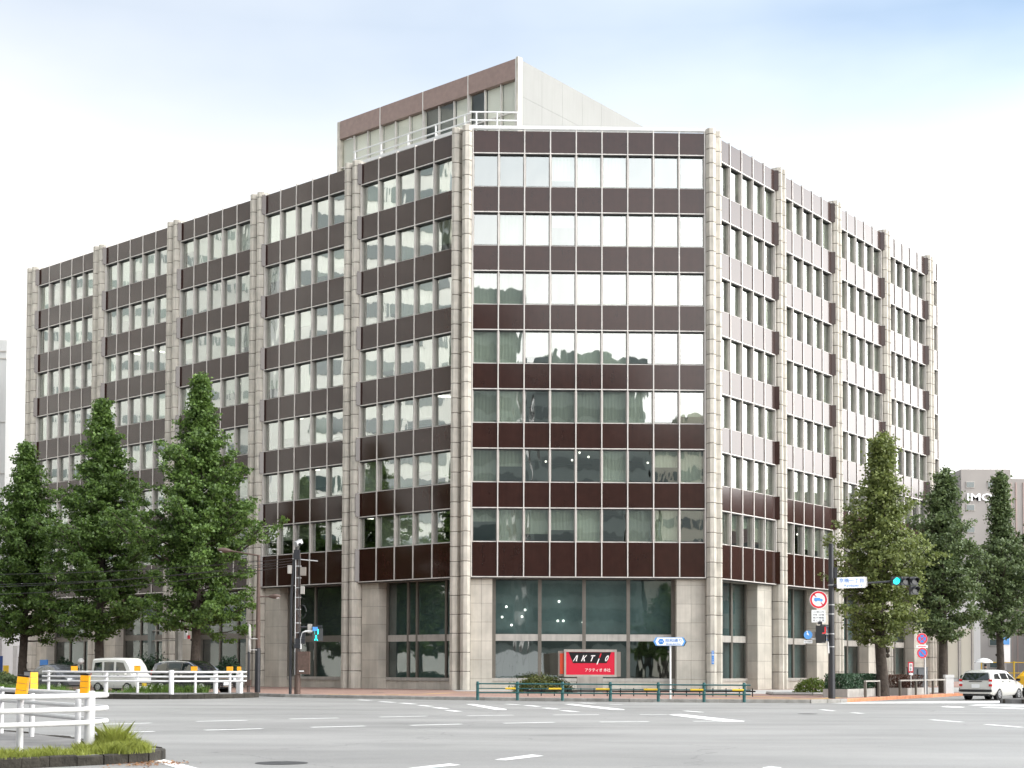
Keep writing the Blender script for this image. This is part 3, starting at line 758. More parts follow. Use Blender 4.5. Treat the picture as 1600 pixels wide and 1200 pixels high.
# small blue address plate on the right pier
b = MB(); q = FR.p(14.60, 0.0); b.box((FR.p(14.78, 0.375).x, FR.p(14.78, 0.375).y, 2.05), (0.14, 0.02, 0.82), 'sign_blue', FR.rz); ap = b.build('address_plate', bld)
for i, ch in enumerate('京橋一丁目'): text(ch, 0.13, 'sign_white', FR.p(14.78, 0.387, 2.35 - i * 0.15), FR.rz, ap, 'character', 0.001)

# ---- roof: coping rail, guard rail, penthouse
def off_path(segs, z): return [Vector((p.x, p.y, z)) for p in segs]
rl = [LF.p(10.9, -0.9), LF.p(-0.15, -0.9), FR.p(-0.25, -0.9), FR.p(14.6, -0.9)]
par = thing('roof_parapet_railing', (-3, 92, 34.45), 'white parapet rail with balusters along the roof edge of the corner', 'railing')
for a, c in zip(rl, rl[1:]):
    q = MB(); d = (c - a); ang = math.atan2(d.y, d.x); mid = (a + c) / 2
    q.box((mid.x, mid.y, 35.16), (d.length + 0.1, 0.30, 0.20), 'white_paint', ang); q.build('top_rail', par)
    n_ = int(d.length / 0.42)
    q = MB()
    for i in range(n_ + 1):
        p_ = a + d * (i / max(n_, 1)); 
        if rnd.random() < 0.8: q.box((p_.x, p_.y, 34.74), (0.05, 0.05, 0.62), 'white_paint', ang)
    if q.v: q.build('balusters', par)
gr = thing('roof_guard_rail', (-3, 93, 34.5), 'white tubular guard rail in front of the roof top penthouse', 'railing')
gl_ = [LF.p(10.7, -1.3), LF.p(-0.2, -1.3), FR.p(-0.2, -1.3), FR.p(2.9, -1.3)]
for z in (36.30, 35.78):
    q = MB(); q.tube(off_path(gl_, z), 0.05, 'white_paint', 6); q.build('rail', gr)
for i in range(5):
    p_ = LF.p(0.3 + i * 2.55, -1.3, 34.5); q = MB(); q.tube([p_, Vector((p_.x, p_.y, 36.3))], 0.055, 'white_paint', 6)
    p2 = LF.p(0.3 + i * 2.55, -2.0, 34.5); q.tube([p2, Vector((p_.x, p_.y, 35.9))], 0.04, 'white_paint', 5); q.build('post', gr)
for u in (0.2, 1.5, 2.8):
    p_ = FR.p(u, -1.3, 34.5); q = MB(); q.tube([p_, Vector((p_.x, p_.y, 36.3))], 0.055, 'white_paint', 6); q.build('post', gr)
gr2 = thing('roof_wire_rail', (-30, 115, 34.5), 'thin pale rail along the roof edge of the far left wing', 'railing')
for z in (35.35,):
    q = MB(); q.tube([LF.p(48, -1.6, z), LF.p(22, -1.6, z)], 0.035, 'white_paint', 5); q.build('rail', gr2)
for i in range(11):
    p_ = LF.p(22 + i * 2.6, -1.6, 34.45); q = MB(); q.tube([p_, Vector((p_.x, p_.y, 35.35))], 0.03, 'white_paint', 5); q.build('post', gr2)
PX, PY = 0.29, 96.0
PHL = Face(PX, PY, 2.416, True); PHR = Face(PX, PY, 0.9228, False)
ph = thing('roof_penthouse', (0, 104, 34.4), 'roof top penthouse with brown fascia windows and a plain white side wall', 'penthouse')
PT, PB_ = 41.42, 40.10
LP = 17.45
q = MB(); wall(PHR, 0.35, 22, -0.4, -0.075, 34.3, PT - .02, 'joint', q); q.build('side_wall_core', ph)
for i in range(9):
    for z0_, z1_ in ((34.3, 36.6), (36.6, 39.0), (39.0, PT)):
        q = MB(); wall(PHR, .35 + i * 2.4 + .006, .35 + (i + 1) * 2.4 - .006, -0.09, -0.06, z0_ + .006, z1_ - .006, 'white_wall', q); q.build('wall_panel', ph)
q = MB(); a_ = Vector((PX, PY)) + PHR.d * 1.0 + PHL.d * 0.3; q.prism([tuple(a_), tuple(a_ + PHR.d * 20.6), tuple(a_ + PHR.d * 20.6 + PHL.d * (LP - .6)), tuple(a_ + PHL.d * (LP - .6))], 34.3, PT - 0.1, 'interior'); q.build('inner_wall', ph)
q = MB(); wall(PHL, -0.02, 0.18, -0.4, 0.02, 34.3, PT + 0.08, 'stone', q); q.build('end_pier', ph); q = MB(); wall(PHL, LP, LP + 0.25, -0.7, 0.02, 34.3, PT, 'stone', q); q.build('end_pier', ph)
for i in range(4):
    a = 0.2 + i * (LP - 0.2) / 4; e = a + (LP - 0.2) / 4
    q = MB(); wall(PHL, a + 0.03, e - 0.03, -0.35, 0.0, PB_, PT, 'fascia', q); q.build('fascia_panel', ph)
    for j in range(3):
        ua = a + (e - a) * j / 3; ub = a + (e - a) * (j + 1) / 3
        q = MB(); wall(PHL, ua + .03, ub - .03, -0.25, -0.235, 35.2, PB_ - 0.02, 'glass_clear', q); pn = q.build('pane', ph)
        if i > 1 or j == 2 or True:
            q = MB(); wall(PHL, ua + .03, ub - .03, -0.42, -0.40, 35.2, PB_, 'blind_pale', q)
            if not (i == 1 and j > 0) and not (i == 0 and j == 2): q.build('blind', ph)
        q = MB(); wall(PHL, ua - .035, ua + .035, -0.28, -0.10 if j else 0.03, 34.5, PB_ - 0.02 if j else PT, 'alu', q); q.build('mullion', ph)
q = MB(); wall(PHL, 0.2, LP, -0.3, -0.14, 37.95, 38.03, 'alu', q); q.build('window_rail', ph)

# ------------------------------------------------------------------ neighbouring buildings
def banded(name, label, x0, x1, y0, y1, h, wallm, winm, storey=3.6, wh=1.6, pitch=0.0, z0=0.0, group=None, roofbox=True, faces='SEWN'):
    """a block with window strips or single windows on its faces"""
    t = thing(name, ((x0 + x1) / 2, (y0 + y1) / 2, z0), label, 'building', group)
    q = MB(); q.box(((x0 + x1) / 2, (y0 + y1) / 2, z0 + h / 2), (x1 - x0, y1 - y0, h), wallm); q.build('wall', t)
    q = MB()
    n = int((h - 4) / storey)
    for i in range(n):
        z = z0 + 4.6 + i * storey
        for fc in faces:
            if fc in 'SN':
                yy = y0 - 0.03 if fc == 'S' else y1 + 0.03; L0, L1 = x0 + .8, x1 - .8
                segs = [(L0, L1)] if not pitch else [(L0 + k * pitch + .25, L0 + (k + 1) * pitch - .25) for k in range(int((L1 - L0) / pitch))]
                for a, c in segs: q.box(((a + c) / 2, yy, z + wh / 2), (c - a, 0.1, wh), winm)
            else:
                xx = x1 + 0.03 if fc == 'E' else x0 - 0.03; L0, L1 = y0 + .8, y1 - .8
                segs = [(L0, L1)] if not pitch else [(L0 + k * pitch + .25, L0 + (k + 1) * pitch - .25) for k in range(int((L1 - L0) / pitch))]
                for a, c in segs: q.box((xx, (a + c) / 2, z + wh / 2), (0.1, c - a, wh), winm)
    if q.v: o = q.build('window_strip', t, kind='stuff')
    if roofbox:
        q = MB(); q.box(((x0 + x1) / 2, (y0 + y1) / 2, z0 + h + 1.5), ((x1 - x0) * .4, (y1 - y0) * .4, 3), wallm); q.build('plant_room', t)
    return t
# across the crossing, behind the photographer (seen mirrored in the front glass)
banded('office_tower', 'dark glass office tower opposite, mirrored in the left front windows', -44, 8, -62, -34, 57, 'bldg_dark', 'bldg_glass', 3.8, 2.4)
banded('office_tower', 'grey banded office block opposite, mirrored in the middle front windows', 9, 26, -66, -34, 47, 'bldg_dark', 'bldg_glass', 3.7, 1.8)
banded('office_block', 'cream office block opposite, mirrored in the right front windows', 27, 43, -60, -35, 37, 'bldg_cream', 'bldg_glass', 3.5, 1.5, 3.0)
banded('office_block', 'brown low office block opposite, beyond the cream block', 45, 80, -62, -38, 24, 'bldg_pink', 'bldg_glass', 3.5, 1.6)
# across the left street (mirrored in the left wing)
banded('office_tower', 'white office tower with horizontal window strips across the left street', -118, -84, 86, 106, 70, 'bldg_bright', 'bldg_glass', 3.4, 1.7, 5.2)
banded('office_block', 'cream office block across the left street beside the white tower', -112, -82, 62, 84, 62, 'bldg_cream', 'bldg_glass', 3.9, 1.3, 6.5)
banded('office_block', 'white panelled office block across the left street, farthest along', -150, -112, 110, 140, 74, 'bldg_bright', 'bldg_dark', 3.6, 1.1, 2.6)
banded('office_block', 'pale grey office block across the left street nearest the crossing', -108, -80, 34, 60, 60, 'bldg_bright', 'bldg_glass', 3.3, 2.0)
# across the right street
banded('office_block', 'low brown office block across the right street', 92, 120, 108, 190, 23, 'bldg_pink', 'bldg_glass', 3.4, 1.6, roofbox=False)
banded('office_block', 'low cream office block across the right street', 78, 100, 62, 104, 17, 'bldg_cream', 'bldg_dark', 3.4, 1.6, roofbox=False)
# white hoarding across the crossing (mirrored low in the front glass)
hb = thing('site_hoarding', (4, -24, ROADZ), 'white site hoarding across the crossing, mirrored low in the front glass', 'hoarding')
hm = MB(); hm.box((0, 0, 1.8), (1.96, 0.05, 3.6), 'hoarding'); hm = hm.mesh('panel')
for i in range(13): link('panel', hm, (-8 + i * 2.0, -24, ROADZ), 0, hb)

# left neighbour: plain white building behind the far left column
t = thing('white_building', (-62, 158, 0), 'plain white building behind the far left end of the office block', 'building')
q = MB(); q.box((-64.9, 158, 16.5), (31.6, 30, 33), 'bldg_white'); q.build('wall', t)
q = MB(); q.box((-70, 160, 34.0), (29.5, 24, 3.4), 'bldg_white'); q.build('roof_block', t)
for z in (31.9, 31.2): q = MB(); q.box((-64.9, 142.96, z), (31.6, 0.08, 0.10), 'alu_grey'); q.build('ledge', t)
for x_ in (-50.2,): q = MB(); q.tube([(x_, 142.8, 1), (x_, 142.8, 29)], 0.18, 'alu_grey', 6); q.build('drain_pipe', t)
for z in (5.2, 10, 15, 20, 25): q = MB(); q.box((-64.9, 142.97, z), (31.6, 0.06, 0.05), 'alu_grey'); q.build('panel_joint', t)
q = MB(); q.box((-60, 142.4, 5.6), (21, 1.2, 0.4), 'alu_grey'); q.build('canopy', t)
q = MB(); q.box((-60, 142.9, 3.0), (20, 0.1, 1.6), 'sign_brown'); q.build('shop_front', t)
bb_ = thing('blue_hoarding', (-48, 133, 0), 'dark blue hoarding at the left edge below the white building', 'hoarding')
for i in range(4): q = MB(); q.box((-52.2 + i * 1.9, 133, 1.15), (1.86, 0.06, 2.3), 'blue_board'); q.build('panel', bb_)
q = MB(); q.box((-45.2, 132.8, 1.0), (0.5, 0.05, 0.9), 'yellow_sleeve'); q.build('notice', bb_)
q = MB(); q.box((-44.4, 132.8, 1.6), (0.35, 0.3, 3.2), 'white_paint'); q.build('gate_post', bb_)
bp_ = thing('hoarding_board', (-37.0, 117.5, 0), 'bright blue upright board by the far left wing behind the trees', 'board'); q = MB(); q.box((-37.0, 117.5, 0.95), (1.05, 0.1, 1.9), 'sign_blue', 2.416); q.build('panel', bp_)

# right: grey building with IMON lettering and the white one beside it
GX0, GX1, GY = 60.7, 67.2, 200.0
im = thing('grey_building', (66, 210, 0), 'tall grey building with white lettering behind the right trees', 'building')
q = MB(); q.box(((GX0 + 67.4) / 2, GY + 9, 14.2), (67.4 - GX0, 18, 28.4), 'bldg_grey'); q.build('wall', im)
q = MB(); q.box((68.55, GY + 9.3, 13.6), (2.3, 17.4, 27.2), 'bldg_grey'); q.build('side_wing', im)
for x_ in (67.6, 68.3, 69.3): q = MB(); q.box((x_, GY + 0.55, 13.4), (0.18, 0.12, 26.6), 'bldg_pink'); q.build('pipe', im)
def far_window(x, z, wd, h, p):
    q = MB(); q.box((x, GY - 0.03, z), (wd + .2, 0.12, h + .2), 'alu_grey'); f = q.build('window', p)
    q = MB(); q.box((x, GY - 0.10, z), (wd, 0.06, h), 'bldg_glass'); q.build('pane', f)
for z in (26.3, 23.2, 20.2, 17.1, 14.1, 11.1, 8.0, 5.0, 2.0):
    far_window(61.9, z, 1.0, 0.7, im)
    far_window(65.3, z, 1.9, 0.75, im)
text('IMON', 1.35, 'sign_white', (63.9, GY - 0.08, 24.6), 0, im, 'lettering', 0.08, bold=0.03, box=(4.9, 1.05))
q = MB(); q.tube([(61, GY + 1, 28.9), (69, GY + 1, 28.9)], 0.07, 'white_paint', 5)
for i in range(9): q.tube([(61 + i, GY + 1, 28.4), (61 + i, GY + 1, 28.9)], 0.05, 'white_paint', 5)
q.build('roof_rail', im)
wb = thing('white_banded_building', (57, 205, 0), 'white building with grey window strips left of the grey lettered building', 'building')
q = MB(); q.box((57.5, 209, 14), (6.2, 12, 27.6), 'bldg_white'); q.build('wall', wb)
for z in (24.6, 21.2, 17.8, 14.4, 11, 7.6, 4.2):
    q = MB(); q.box((57.5, 202.95, z), (5.6, 0.16, 1.35), 'bldg_glass'); f = q.build('window_strip', wb)
    for x_ in (55.6, 57.4, 59.2): q = MB(); q.box((x_, 202.84, z), (0.12, 0.1, 1.35), 'white_paint'); q.build('frame', f)
for k, (x0, x1, h, m_) in enumerate(((70.5, 84, 11, 'bldg_pink'), (85, 100, 24, 'bldg_white'))):
    banded('far_building', ['pink low rise building at the right edge behind the trees', 'white office building beyond the right edge of the view'][k], x0, x1, 196, 220, h, m_, 'bldg_glass', 3.2, 1.3, 2.4, roofbox=False, faces='S')
tb = thing('street_building', (45, 150, 0), 'narrow white shop building at the end of the right sidewalk', 'building')
q = MB(); q.box((48.5, 172, 4.6), (9.0, 8, 9.2), 'bldg_white'); q.build('wall', tb)
for i in range(6): q = MB(); q.box((44.6 + i * 1.5, 167.9, 3.4), (0.22, 0.16, 6.8), 'alu_grey'); q.build('fin', tb)
for i in range(5): q = MB(); q.box((45.35 + i * 1.5, 167.95, 3.2), (1.1, 0.06, 5.6), 'bldg_cream'); q.build('shutter', tb)

# ------------------------------------------------------------------ trees
def quads_mesh(name, C, Nn, S, m, rng, asp=1.0, fold=0.0):
    """many leaf-sized faces: centres C, normals Nn, sizes S"""
    n = len(C)
    a = rng.normal(size=(n, 3)); t = np.cross(Nn, a); t /= np.linalg.norm(t, axis=1)[:, None] + 1e-9
    bt = np.cross(Nn, t)
    s = S[:, None]
    # five-cornered fan leaf as two triangles sharing an edge, folded a little
    v = np.empty((n, 4, 3))
    v[:, 0] = C - bt * s * 0.55 * asp; v[:, 1] = C + t * s * 0.55 + Nn * s * 0.12; v[:, 2] = C + bt * s * 0.45 * asp; v[:, 3] = C - t * s * 0.55 + Nn * s * 0.12
    me = bpy.data.meshes.new(name); me.vertices.add(4 * n); me.vertices.foreach_set('co', v.reshape(-1))
    me.loops.add(4 * n); me.loops.foreach_set('vertex_index', np.arange(4 * n, dtype=np.int32))
    me.polygons.add(n); me.polygons.foreach_set('loop_start', np.arange(0, 4 * n, 4, dtype=np.int32)); me.polygons.foreach_set('loop_total', np.full(n, 4, dtype=np.int32))
    me.update(calc_edges=True); me.materials.append(MATS[m]); return me
def ginkgo(seed, H, width, prof, m, nl=190, leaf=0.17, per=135, base=3.0, trunk_r=0.26):
    """upright conical street tree: rising limbs with leaf sprays; returns (trunk mesh, crown mesh)"""
    rng = np.random.default_rng(seed); q = MB()
    tp = [(0.0, 0.0, -0.1)]; x = y = 0.0
    for i in range(1, 13):
        x += rng.normal() * 0.05; y += rng.normal() * 0.05; tp.append((x, y, H * i / 12 * 0.985))
    rad = [trunk_r * (1.15 if i == 0 else 1) * (1 - i / 12.6) ** 0.8 + 0.012 for i in range(13)]
    q.tube(tp, rad, 'bark', 9)
    for i in range(7):
        z = rng.uniform(.4, base); a = rng.uniform(0, 6.28); q.ball((trunk_r * .8 * math.cos(a), trunk_r * .8 * math.sin(a), z), trunk_r * rng.uniform(.25, .42), 'bark', 6, 5)
    def at(z):
        f = min(max(z / (H * 0.985) * 12, 0), 11.999); i = int(f); k = f - i
        return np.array(tp[i]) * (1 - k) + np.array(tp[i + 1]) * k
    C = []; Nn = []; S = []
    phi = rng.uniform(0, 6.28)
    lob = [rng.uniform(0.78, 1.15) for _ in range(16)]
    for li in range(nl):
        t = (li + rng.uniform(0, 1)) / nl; z0 = base + (H - base - 0.5) * t ** 0.92
        phi += 2.399 + rng.normal() * 0.3
        rel = (z0 - base) / (H - base)
        w = np.interp(rel, [p[0] for p in prof], [p[1] for p in prof]) * width / 2 * lob[int(rel * 15.9)] * rng.uniform(0.50, 1.22)
        up = rng.uniform(0.18, 0.50) if rel > 0.14 else rng.uniform(-0.12, 0.25)
        p0 = at(z0); L = w
        d = np.array([math.cos(phi), math.sin(phi), 0.0])
        pts = []
        for s_ in np.linspace(0, 1, 6):
            pts.append(p0 + d * L * s_ + np.array([0, 0, 1]) * L * (up * s_ + 0.22 * s_ ** 2) + rng.normal(size=3) * 0.04 * s_)
        q.tube([tuple(p) for p in pts], [max(0.010, 0.018 * L * (1 - s_ * .85) + .006) for s_ in np.linspace(0, 1, 6)], 'bark', 5, False)
        pts = np.array(pts)
        nsp = max(3, int(L / 0.30))
        for k in range(nsp):
            s_ = 0.28 + 0.74 * (k + rng.uniform(0, 1)) / nsp
            s_ = min(s_, 1.0); f = s_ * 5; i = min(int(f), 4); c = pts[i] * (1 - (f - i)) + pts[i + 1] * (f - i)
            sd_ = 0.16 + 0.08 * L * (1 - abs(s_ - 0.6))
            c = c + rng.normal(size=3) * np.array([1, 1, 0.6]) * sd_ * 0.7
            n_ = int(per / 3.2 * rng.uniform(0.5, 1.3))
            pc_ = c + rng.normal(size=(n_, 3)) * np.array([.19, .19, .10])
            C.append(pc_); nn = rng.normal(size=(n_, 3)) + np.array([d[0] * .5, d[1] * .5, 0.9]); Nn.append(nn); S.append(leaf * rng.uniform(0.6, 1.35, n_))
    # leader sprays at the tip
    for k in range(14):
        c = at(H * (0.93 + 0.07 * k / 13)) + rng.normal(size=3) * np.array([.09, .09, .05]); n_ = 22
        C.append(c + rng.normal(size=(n_, 3)) * .10); Nn.append(rng.normal(size=(n_, 3)) + np.array([0, 0, .6])); S.append(leaf * rng.uniform(.6, 1.1, n_))
    C = np.concatenate(C); Nn = np.concatenate(Nn); Nn /= np.linalg.norm(Nn, axis=1)[:, None]; S = np.concatenate(S)
    return q.mesh('trunk', 60), quads_mesh('crown', C, Nn, S, m, rng)
PROF_L = [(0, .80), (.08, .98), (.18, 1.0), (.3, .90), (.45, .72), (.6, .54), (.75, .32), (.86, .17), (.95, .08), (1, .03)]
PROF_R = [(0, .70), (.1, .95), (.25, 1.0), (.42, .92), (.58, .70), (.70, .38), (.8, .26), (.9, .20), (1, .04)]
def tree(meshes, x, y, z, rz, label, group):
    t = thing('ginkgo_tree', (x, y, z), label, 'tree', group, rz)
    o = link('trunk', meshes[0], (x, y, z), 0, t); o.rotation_euler.z = 0
    o = link('crown', meshes[1], (x, y, z), 0, t); o.rotation_euler.z = 0
    return t
def plant_tree(seed, x, y, H, width, prof, m, label, group, z=0.0, **k):
    ms = ginkgo(seed, H, width, prof, m, **k)
    return tree(ms, x, y, z, 0, label, group)
GL = 'ginkgo trees along the left street'; GR = 'ginkgo trees along the right street'
plant_tree(11, -19.0, 89.0, 19.2, 8.3, PROF_L, 'leaf_dark', 'tall conical ginkgo right of the white van, nearest the lamp post', GL, base=3.3, nl=215, per=175, leaf=.155, trunk_r=.30)
plant_tree(23, -26.6, 95.7, 18.9, 7.7, PROF_L, 'leaf_dark', 'conical ginkgo behind the white van, middle of the left row', GL, base=3.1, nl=205, per=170, leaf=.155, trunk_r=.30)
plant_tree(35, -33.4, 101.5, 16.9, 7.2, PROF_L, 'leaf_dark', 'ginkgo at the left edge with a forked leaning trunk', GL, base=3.0, nl=195, per=170, leaf=.155, trunk_r=.30)
plant_tree(47, 18.85, 75.5, 13.5, 4.6, PROF_R, 'leaf_olive', 'yellowish green ginkgo by the traffic signal between the planters', GR, base=2.6, nl=190, leaf=.13, per=150, trunk_r=.30)
plant_tree(52, 25.1, 86.3, 13.2, 4.7, PROF_R, 'leaf_mid', 'dark green ginkgo behind the white estate car and the parking signs', GR, base=3.0, nl=180, leaf=.14, trunk_r=.28)
plant_tree(66, 32.4, 98.6, 14.6, 5.0, [(0, .6), (.15, .95), (.35, 1.0), (.45, .74), (.55, .40), (.65, .22), (.80, .18), (.9, .14), (1, .04)], 'leaf_mid', 'ginkgo in front of the grey lettered building', GR, base=3.4, nl=170, leaf=.15)
plant_tree(71, 39.6, 110.5, 15.5, 6.0, PROF_L, 'leaf_mid', 'ginkgo cut off by the right edge of the view', GR, base=3.4, nl=170, leaf=.17)
# leaning second limb of the leftmost tree
# street trees across the crossing, mirrored in the ground floor glass
ms = ginkgo(91, 13, 9, PROF_L, 'leaf_dark', nl=110, leaf=.34, per=70, base=2.6)
for (x, y, rz, lab) in ((27, -18, 0, 'round leafy tree opposite, mirrored in the right front pane'), (37, -14, 1.3, 'leafy tree opposite beside the cream block'), (-58, 92, 2.2, 'leafy tree across the left street near the crossing'), (-66, 99, 0.7, 'leafy tree across the left street, second from the crossing'), (-50, 80, 4, 'leafy tree across the left street, third from the crossing')):
    tree(ms, x, y, 0, rz, lab, 'trees across the streets')

def shrub(name, label, cat, c, size, m, n, leaf, seed, boxy=False, group=None, z0=0.0, rz=0.0, spiky=0.0):
    rng = np.random.default_rng(seed); t = thing(name, (c[0], c[1], z0), label, cat, group)
    if boxy:
        P = rng.uniform(-1, 1, size=(n, 3)); k = rng.integers(0, 3, n); sgn = rng.choice([-1, 1], n)
        sh = rng.random(n) < 0.8
        for a in range(3): P[(k == a) & sh, a] = sgn[(k == a) & sh] * rng.uniform(.88, 1.04, ((k == a) & sh).sum())
        P[:, 2] = (P[:, 2] + 1) / 2
    else:
        d = rng.normal(size=(n, 3)); d /= np.linalg.norm(d, axis=1)[:, None]; d[:, 2] = np.abs(d[:, 2])
        lump = 1 + 0.12 * np.sin(d[:, 0] * 7 + seed) * np.cos(d[:, 1] * 6 + 2 * d[:, 2] * 5) + spiky * rng.random(n) ** 3
        P = d * (rng.uniform(.55, 1.0, n) ** .6 * lump)[:, None]
    P = P * np.array([size[0] / 2, size[1] / 2, size[2]])
    if rz: cs, sn = math.cos(rz), math.sin(rz); P = np.stack([P[:, 0] * cs - P[:, 1] * sn, P[:, 0] * sn + P[:, 1] * cs, P[:, 2]], -1)
    Nn = P / (np.linalg.norm(P, axis=1)[:, None] + 1e-6) + rng.normal(size=(n, 3)) * .8; Nn /= np.linalg.norm(Nn, axis=1)[:, None]
    link('foliage', quads_mesh('foliage', P, Nn, leaf * rng.uniform(.6, 1.3, n), m, rng), (c[0], c[1], z0), 0, t)
    q = MB()
    for i in range(9):
        a = rng.uniform(0, 6.28); r_ = rng.uniform(.1, .8) * .5
        q.tube([(c[0] + .2 * size[0] * math.cos(a) * .3, c[1] + .2 * size[1] * math.sin(a) * .3, z0), (c[0] + r_ * size[0] * math.cos(a) * .8, c[1] + r_ * size[1] * .8 * math.sin(a), z0 + size[2] * .7)], [.03, .01], 'bark', 5)
    q.build('stems', t, kind='stuff') if False else q.build('stem', t, kind='stuff')
    return t
shrub('azalea_bush', 'low olive bush beside the red company sign', 'bush', (1.75, 84.2), (3.3, 1.3, 0.92), 'leaf_bush', 5200, .085, 5, spiky=.25)
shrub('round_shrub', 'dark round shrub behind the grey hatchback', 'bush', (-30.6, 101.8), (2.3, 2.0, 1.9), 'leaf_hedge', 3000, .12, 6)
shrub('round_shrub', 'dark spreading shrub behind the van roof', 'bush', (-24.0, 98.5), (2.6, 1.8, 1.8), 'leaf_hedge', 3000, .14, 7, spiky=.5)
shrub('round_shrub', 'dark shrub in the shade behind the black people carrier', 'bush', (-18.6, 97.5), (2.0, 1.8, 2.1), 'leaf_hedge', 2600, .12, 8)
shrub('lime_shrub', 'bright yellow green clipped bush left of the traffic signal pole', 'bush', (15.9, 78.5), (2.1, 1.3, .78), 'leaf_lime', 3200, .07, 9, z0=.12)
kp = [(13.8, 80.3), (13.7, 77.9), (15.6, 77.2), (17.6, 78.2)]
q = MB()
for a, c in zip(kp, kp[1:]): q.tube([(a[0], a[1], .06), (c[0], c[1], .06)], .10, 'planter', 6)
tag(q.build('bed_edging'), 'low stone edging round the bed of the bright bush', 'edging')
RD = 0.9228
def planter(label, cx, cy, L, W, h, n):
    t = thing('planter_box', (cx, cy, 0), label, 'planter', 'granite planters on the right sidewalk')
    d = Vector((math.cos(RD + .1), math.sin(RD + .1))); n_ = Vector((-d.y, d.x))
    for sgn in (-1, 1):
        for i in range(n):
            c = Vector((cx, cy)) + d * (L * ((i + .5) / n - .5)) + n_ * (sgn * W / 2)
            q = MB(); q.box((c.x, c.y, h / 2), (L / n - .015, .12, h), 'planter', RD + .1); q.build('granite_slab', t)
        c = Vector((cx, cy)) + d * (sgn * L / 2); q = MB(); q.box((c.x, c.y, h / 2), (.12, W + .12, h), 'planter', RD + .1); q.build('granite_slab', t)
    q = MB(); q.box((cx, cy, h * .42), (L - .1, W - .1, h * .8), 'kerb_dark', RD + .1); q.build('soil', t)
planter('pale granite planter with green hedge right of the signal pole', 17.05, 74.3, 5.2, 1.1, .40, 3)
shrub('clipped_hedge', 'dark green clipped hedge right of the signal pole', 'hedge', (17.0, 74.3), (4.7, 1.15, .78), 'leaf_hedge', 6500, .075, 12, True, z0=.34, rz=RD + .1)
planter('pale granite planter with reddish brown hedge beyond the tree', 21.4, 80.4, 4.0, 1.1, .38, 2)
shrub('clipped_hedge', 'reddish brown clipped hedge left of the grey cabinet', 'hedge', (21.4, 80.4), (3.8, 1.15, .72), 'leaf_brown', 5500, .065, 13, True, z0=.34, rz=RD + .1)
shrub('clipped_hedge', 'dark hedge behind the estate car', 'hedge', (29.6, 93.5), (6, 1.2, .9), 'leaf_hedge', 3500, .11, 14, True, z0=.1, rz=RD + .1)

# ------------------------------------------------------------------ traffic islands, grass
def island(name, pts, z1, label, kerbm, step=.6):
    b = MB(); b.prism(pts, -0.3, z1, 'island_top'); o = link(name, b.mesh(name), (0, 0, 0)); tag(o, kind='structure', label=label)
    kerb(pts + [pts[0]], name + '_kerb', kerbm, -0.3, z1 + .012, .16, label='dark weathered kerb stones round the ' + label, step=step, wob=.015)
def smooth_poly(pts, n=4):
    """Chaikin"""
    for _ in range(n):
        o = []
        for i in range(len(pts)):
            a = pts[i]; c = pts[(i + 1) % len(pts)]
            o += [(a[0] * .75 + c[0] * .25, a[1] * .75 + c[1] * .25), (a[0] * .25 + c[0] * .75, a[1] * .25 + c[1] * .75)]
        pts = o
    return pts
I1 = smooth_poly([(-40, 92), (-26.5, 79.0), (-21.5, 71.2), (-17.2, 69.4), (-14.6, 71.0), (-12.6, 74.4), (-13.2, 76.3), (-16, 76.2), (-21.5, 78.0), (-40, 96)], 3)
island('traffic_island', I1, 0.07, 'far left traffic island', 'kerb_dark', .9)
I2 = smooth_poly([(-16, 17), (-8.9, 20.6), (-7.6, 22.2), (-5.75, 23.9), (-5.9, 25.4), (-7.2, 27.0), (-10.4, 31.4), (-18, 41), (-26, 41)], 3)
island('traffic_island', I2, 0.0, 'near left traffic island', 'kerb_dark', .45)
I3 = smooth_poly([(22.0, 66.6), (24, 66.0), (36, 67), (36, 69), (24, 68.2), (22.2, 67.8)], 2)
island('traffic_island', I3, 0.05, 'low dark traffic island at the right edge', 'kerb_dark', .8)
def blades(name, label, cat, centres, n, h, wd, m, seed, spread=.12, z=0.0):
    rng = np.random.default_rng(seed); c = np.array(centres)
    idx = rng.integers(0, len(c), n); hs = (c[idx, 2] if c.shape[1] > 2 else 1) * h * rng.uniform(.45, 1.25, n)
    P = np.zeros((n, 3)); P[:, :2] = c[idx, :2] + rng.normal(size=(n, 2)) * spread; P[:, 2] = z
    a = rng.uniform(0, 6.28, n); t = np.stack([np.cos(a), np.sin(a), np.zeros(n)], -1)
    lean = rng.normal(size=(n, 3)) * .35; lean[:, 2] = 0
    v = np.empty((n, 5, 3)); wv = wd * rng.uniform(.6, 1.3, n)[:, None]
    up = np.array([0, 0, 1.0])
    v[:, 0] = P - t * wv; v[:, 1] = P + t * wv
    mid = P + up * hs[:, None] * .55 + lean * hs[:, None] * .35
    v[:, 2] = mid + t * wv * .7; v[:, 4] = mid - t * wv * .7
    v[:, 3] = P + up * hs[:, None] * .92 + lean * hs[:, None] * 1.1
    me = bpy.data.meshes.new(name); me.vertices.add(5 * n); me.vertices.foreach_set('co', v.reshape(-1))
    me.loops.add(5 * n); me.loops.foreach_set('vertex_index', np.arange(5 * n, dtype=np.int32))
    me.polygons.add(n); me.polygons.foreach_set('loop_start', np.arange(0, 5 * n, 5, dtype=np.int32)); me.polygons.foreach_set('loop_total', np.full(n, 5, dtype=np.int32))
    me.update(calc_edges=True); me.materials.append(MATS[m]); o = link(name, me, (0, 0, 0)); tag(o, label, cat, kind='stuff'); return o
rg = np.random.default_rng(3)
cs_ = []
edge = [(-16, 17.3), (-9.0, 20.75), (-8.2, 21.6), (-7.6, 22.5), (-6.9, 23.3), (-6.25, 24.0)]
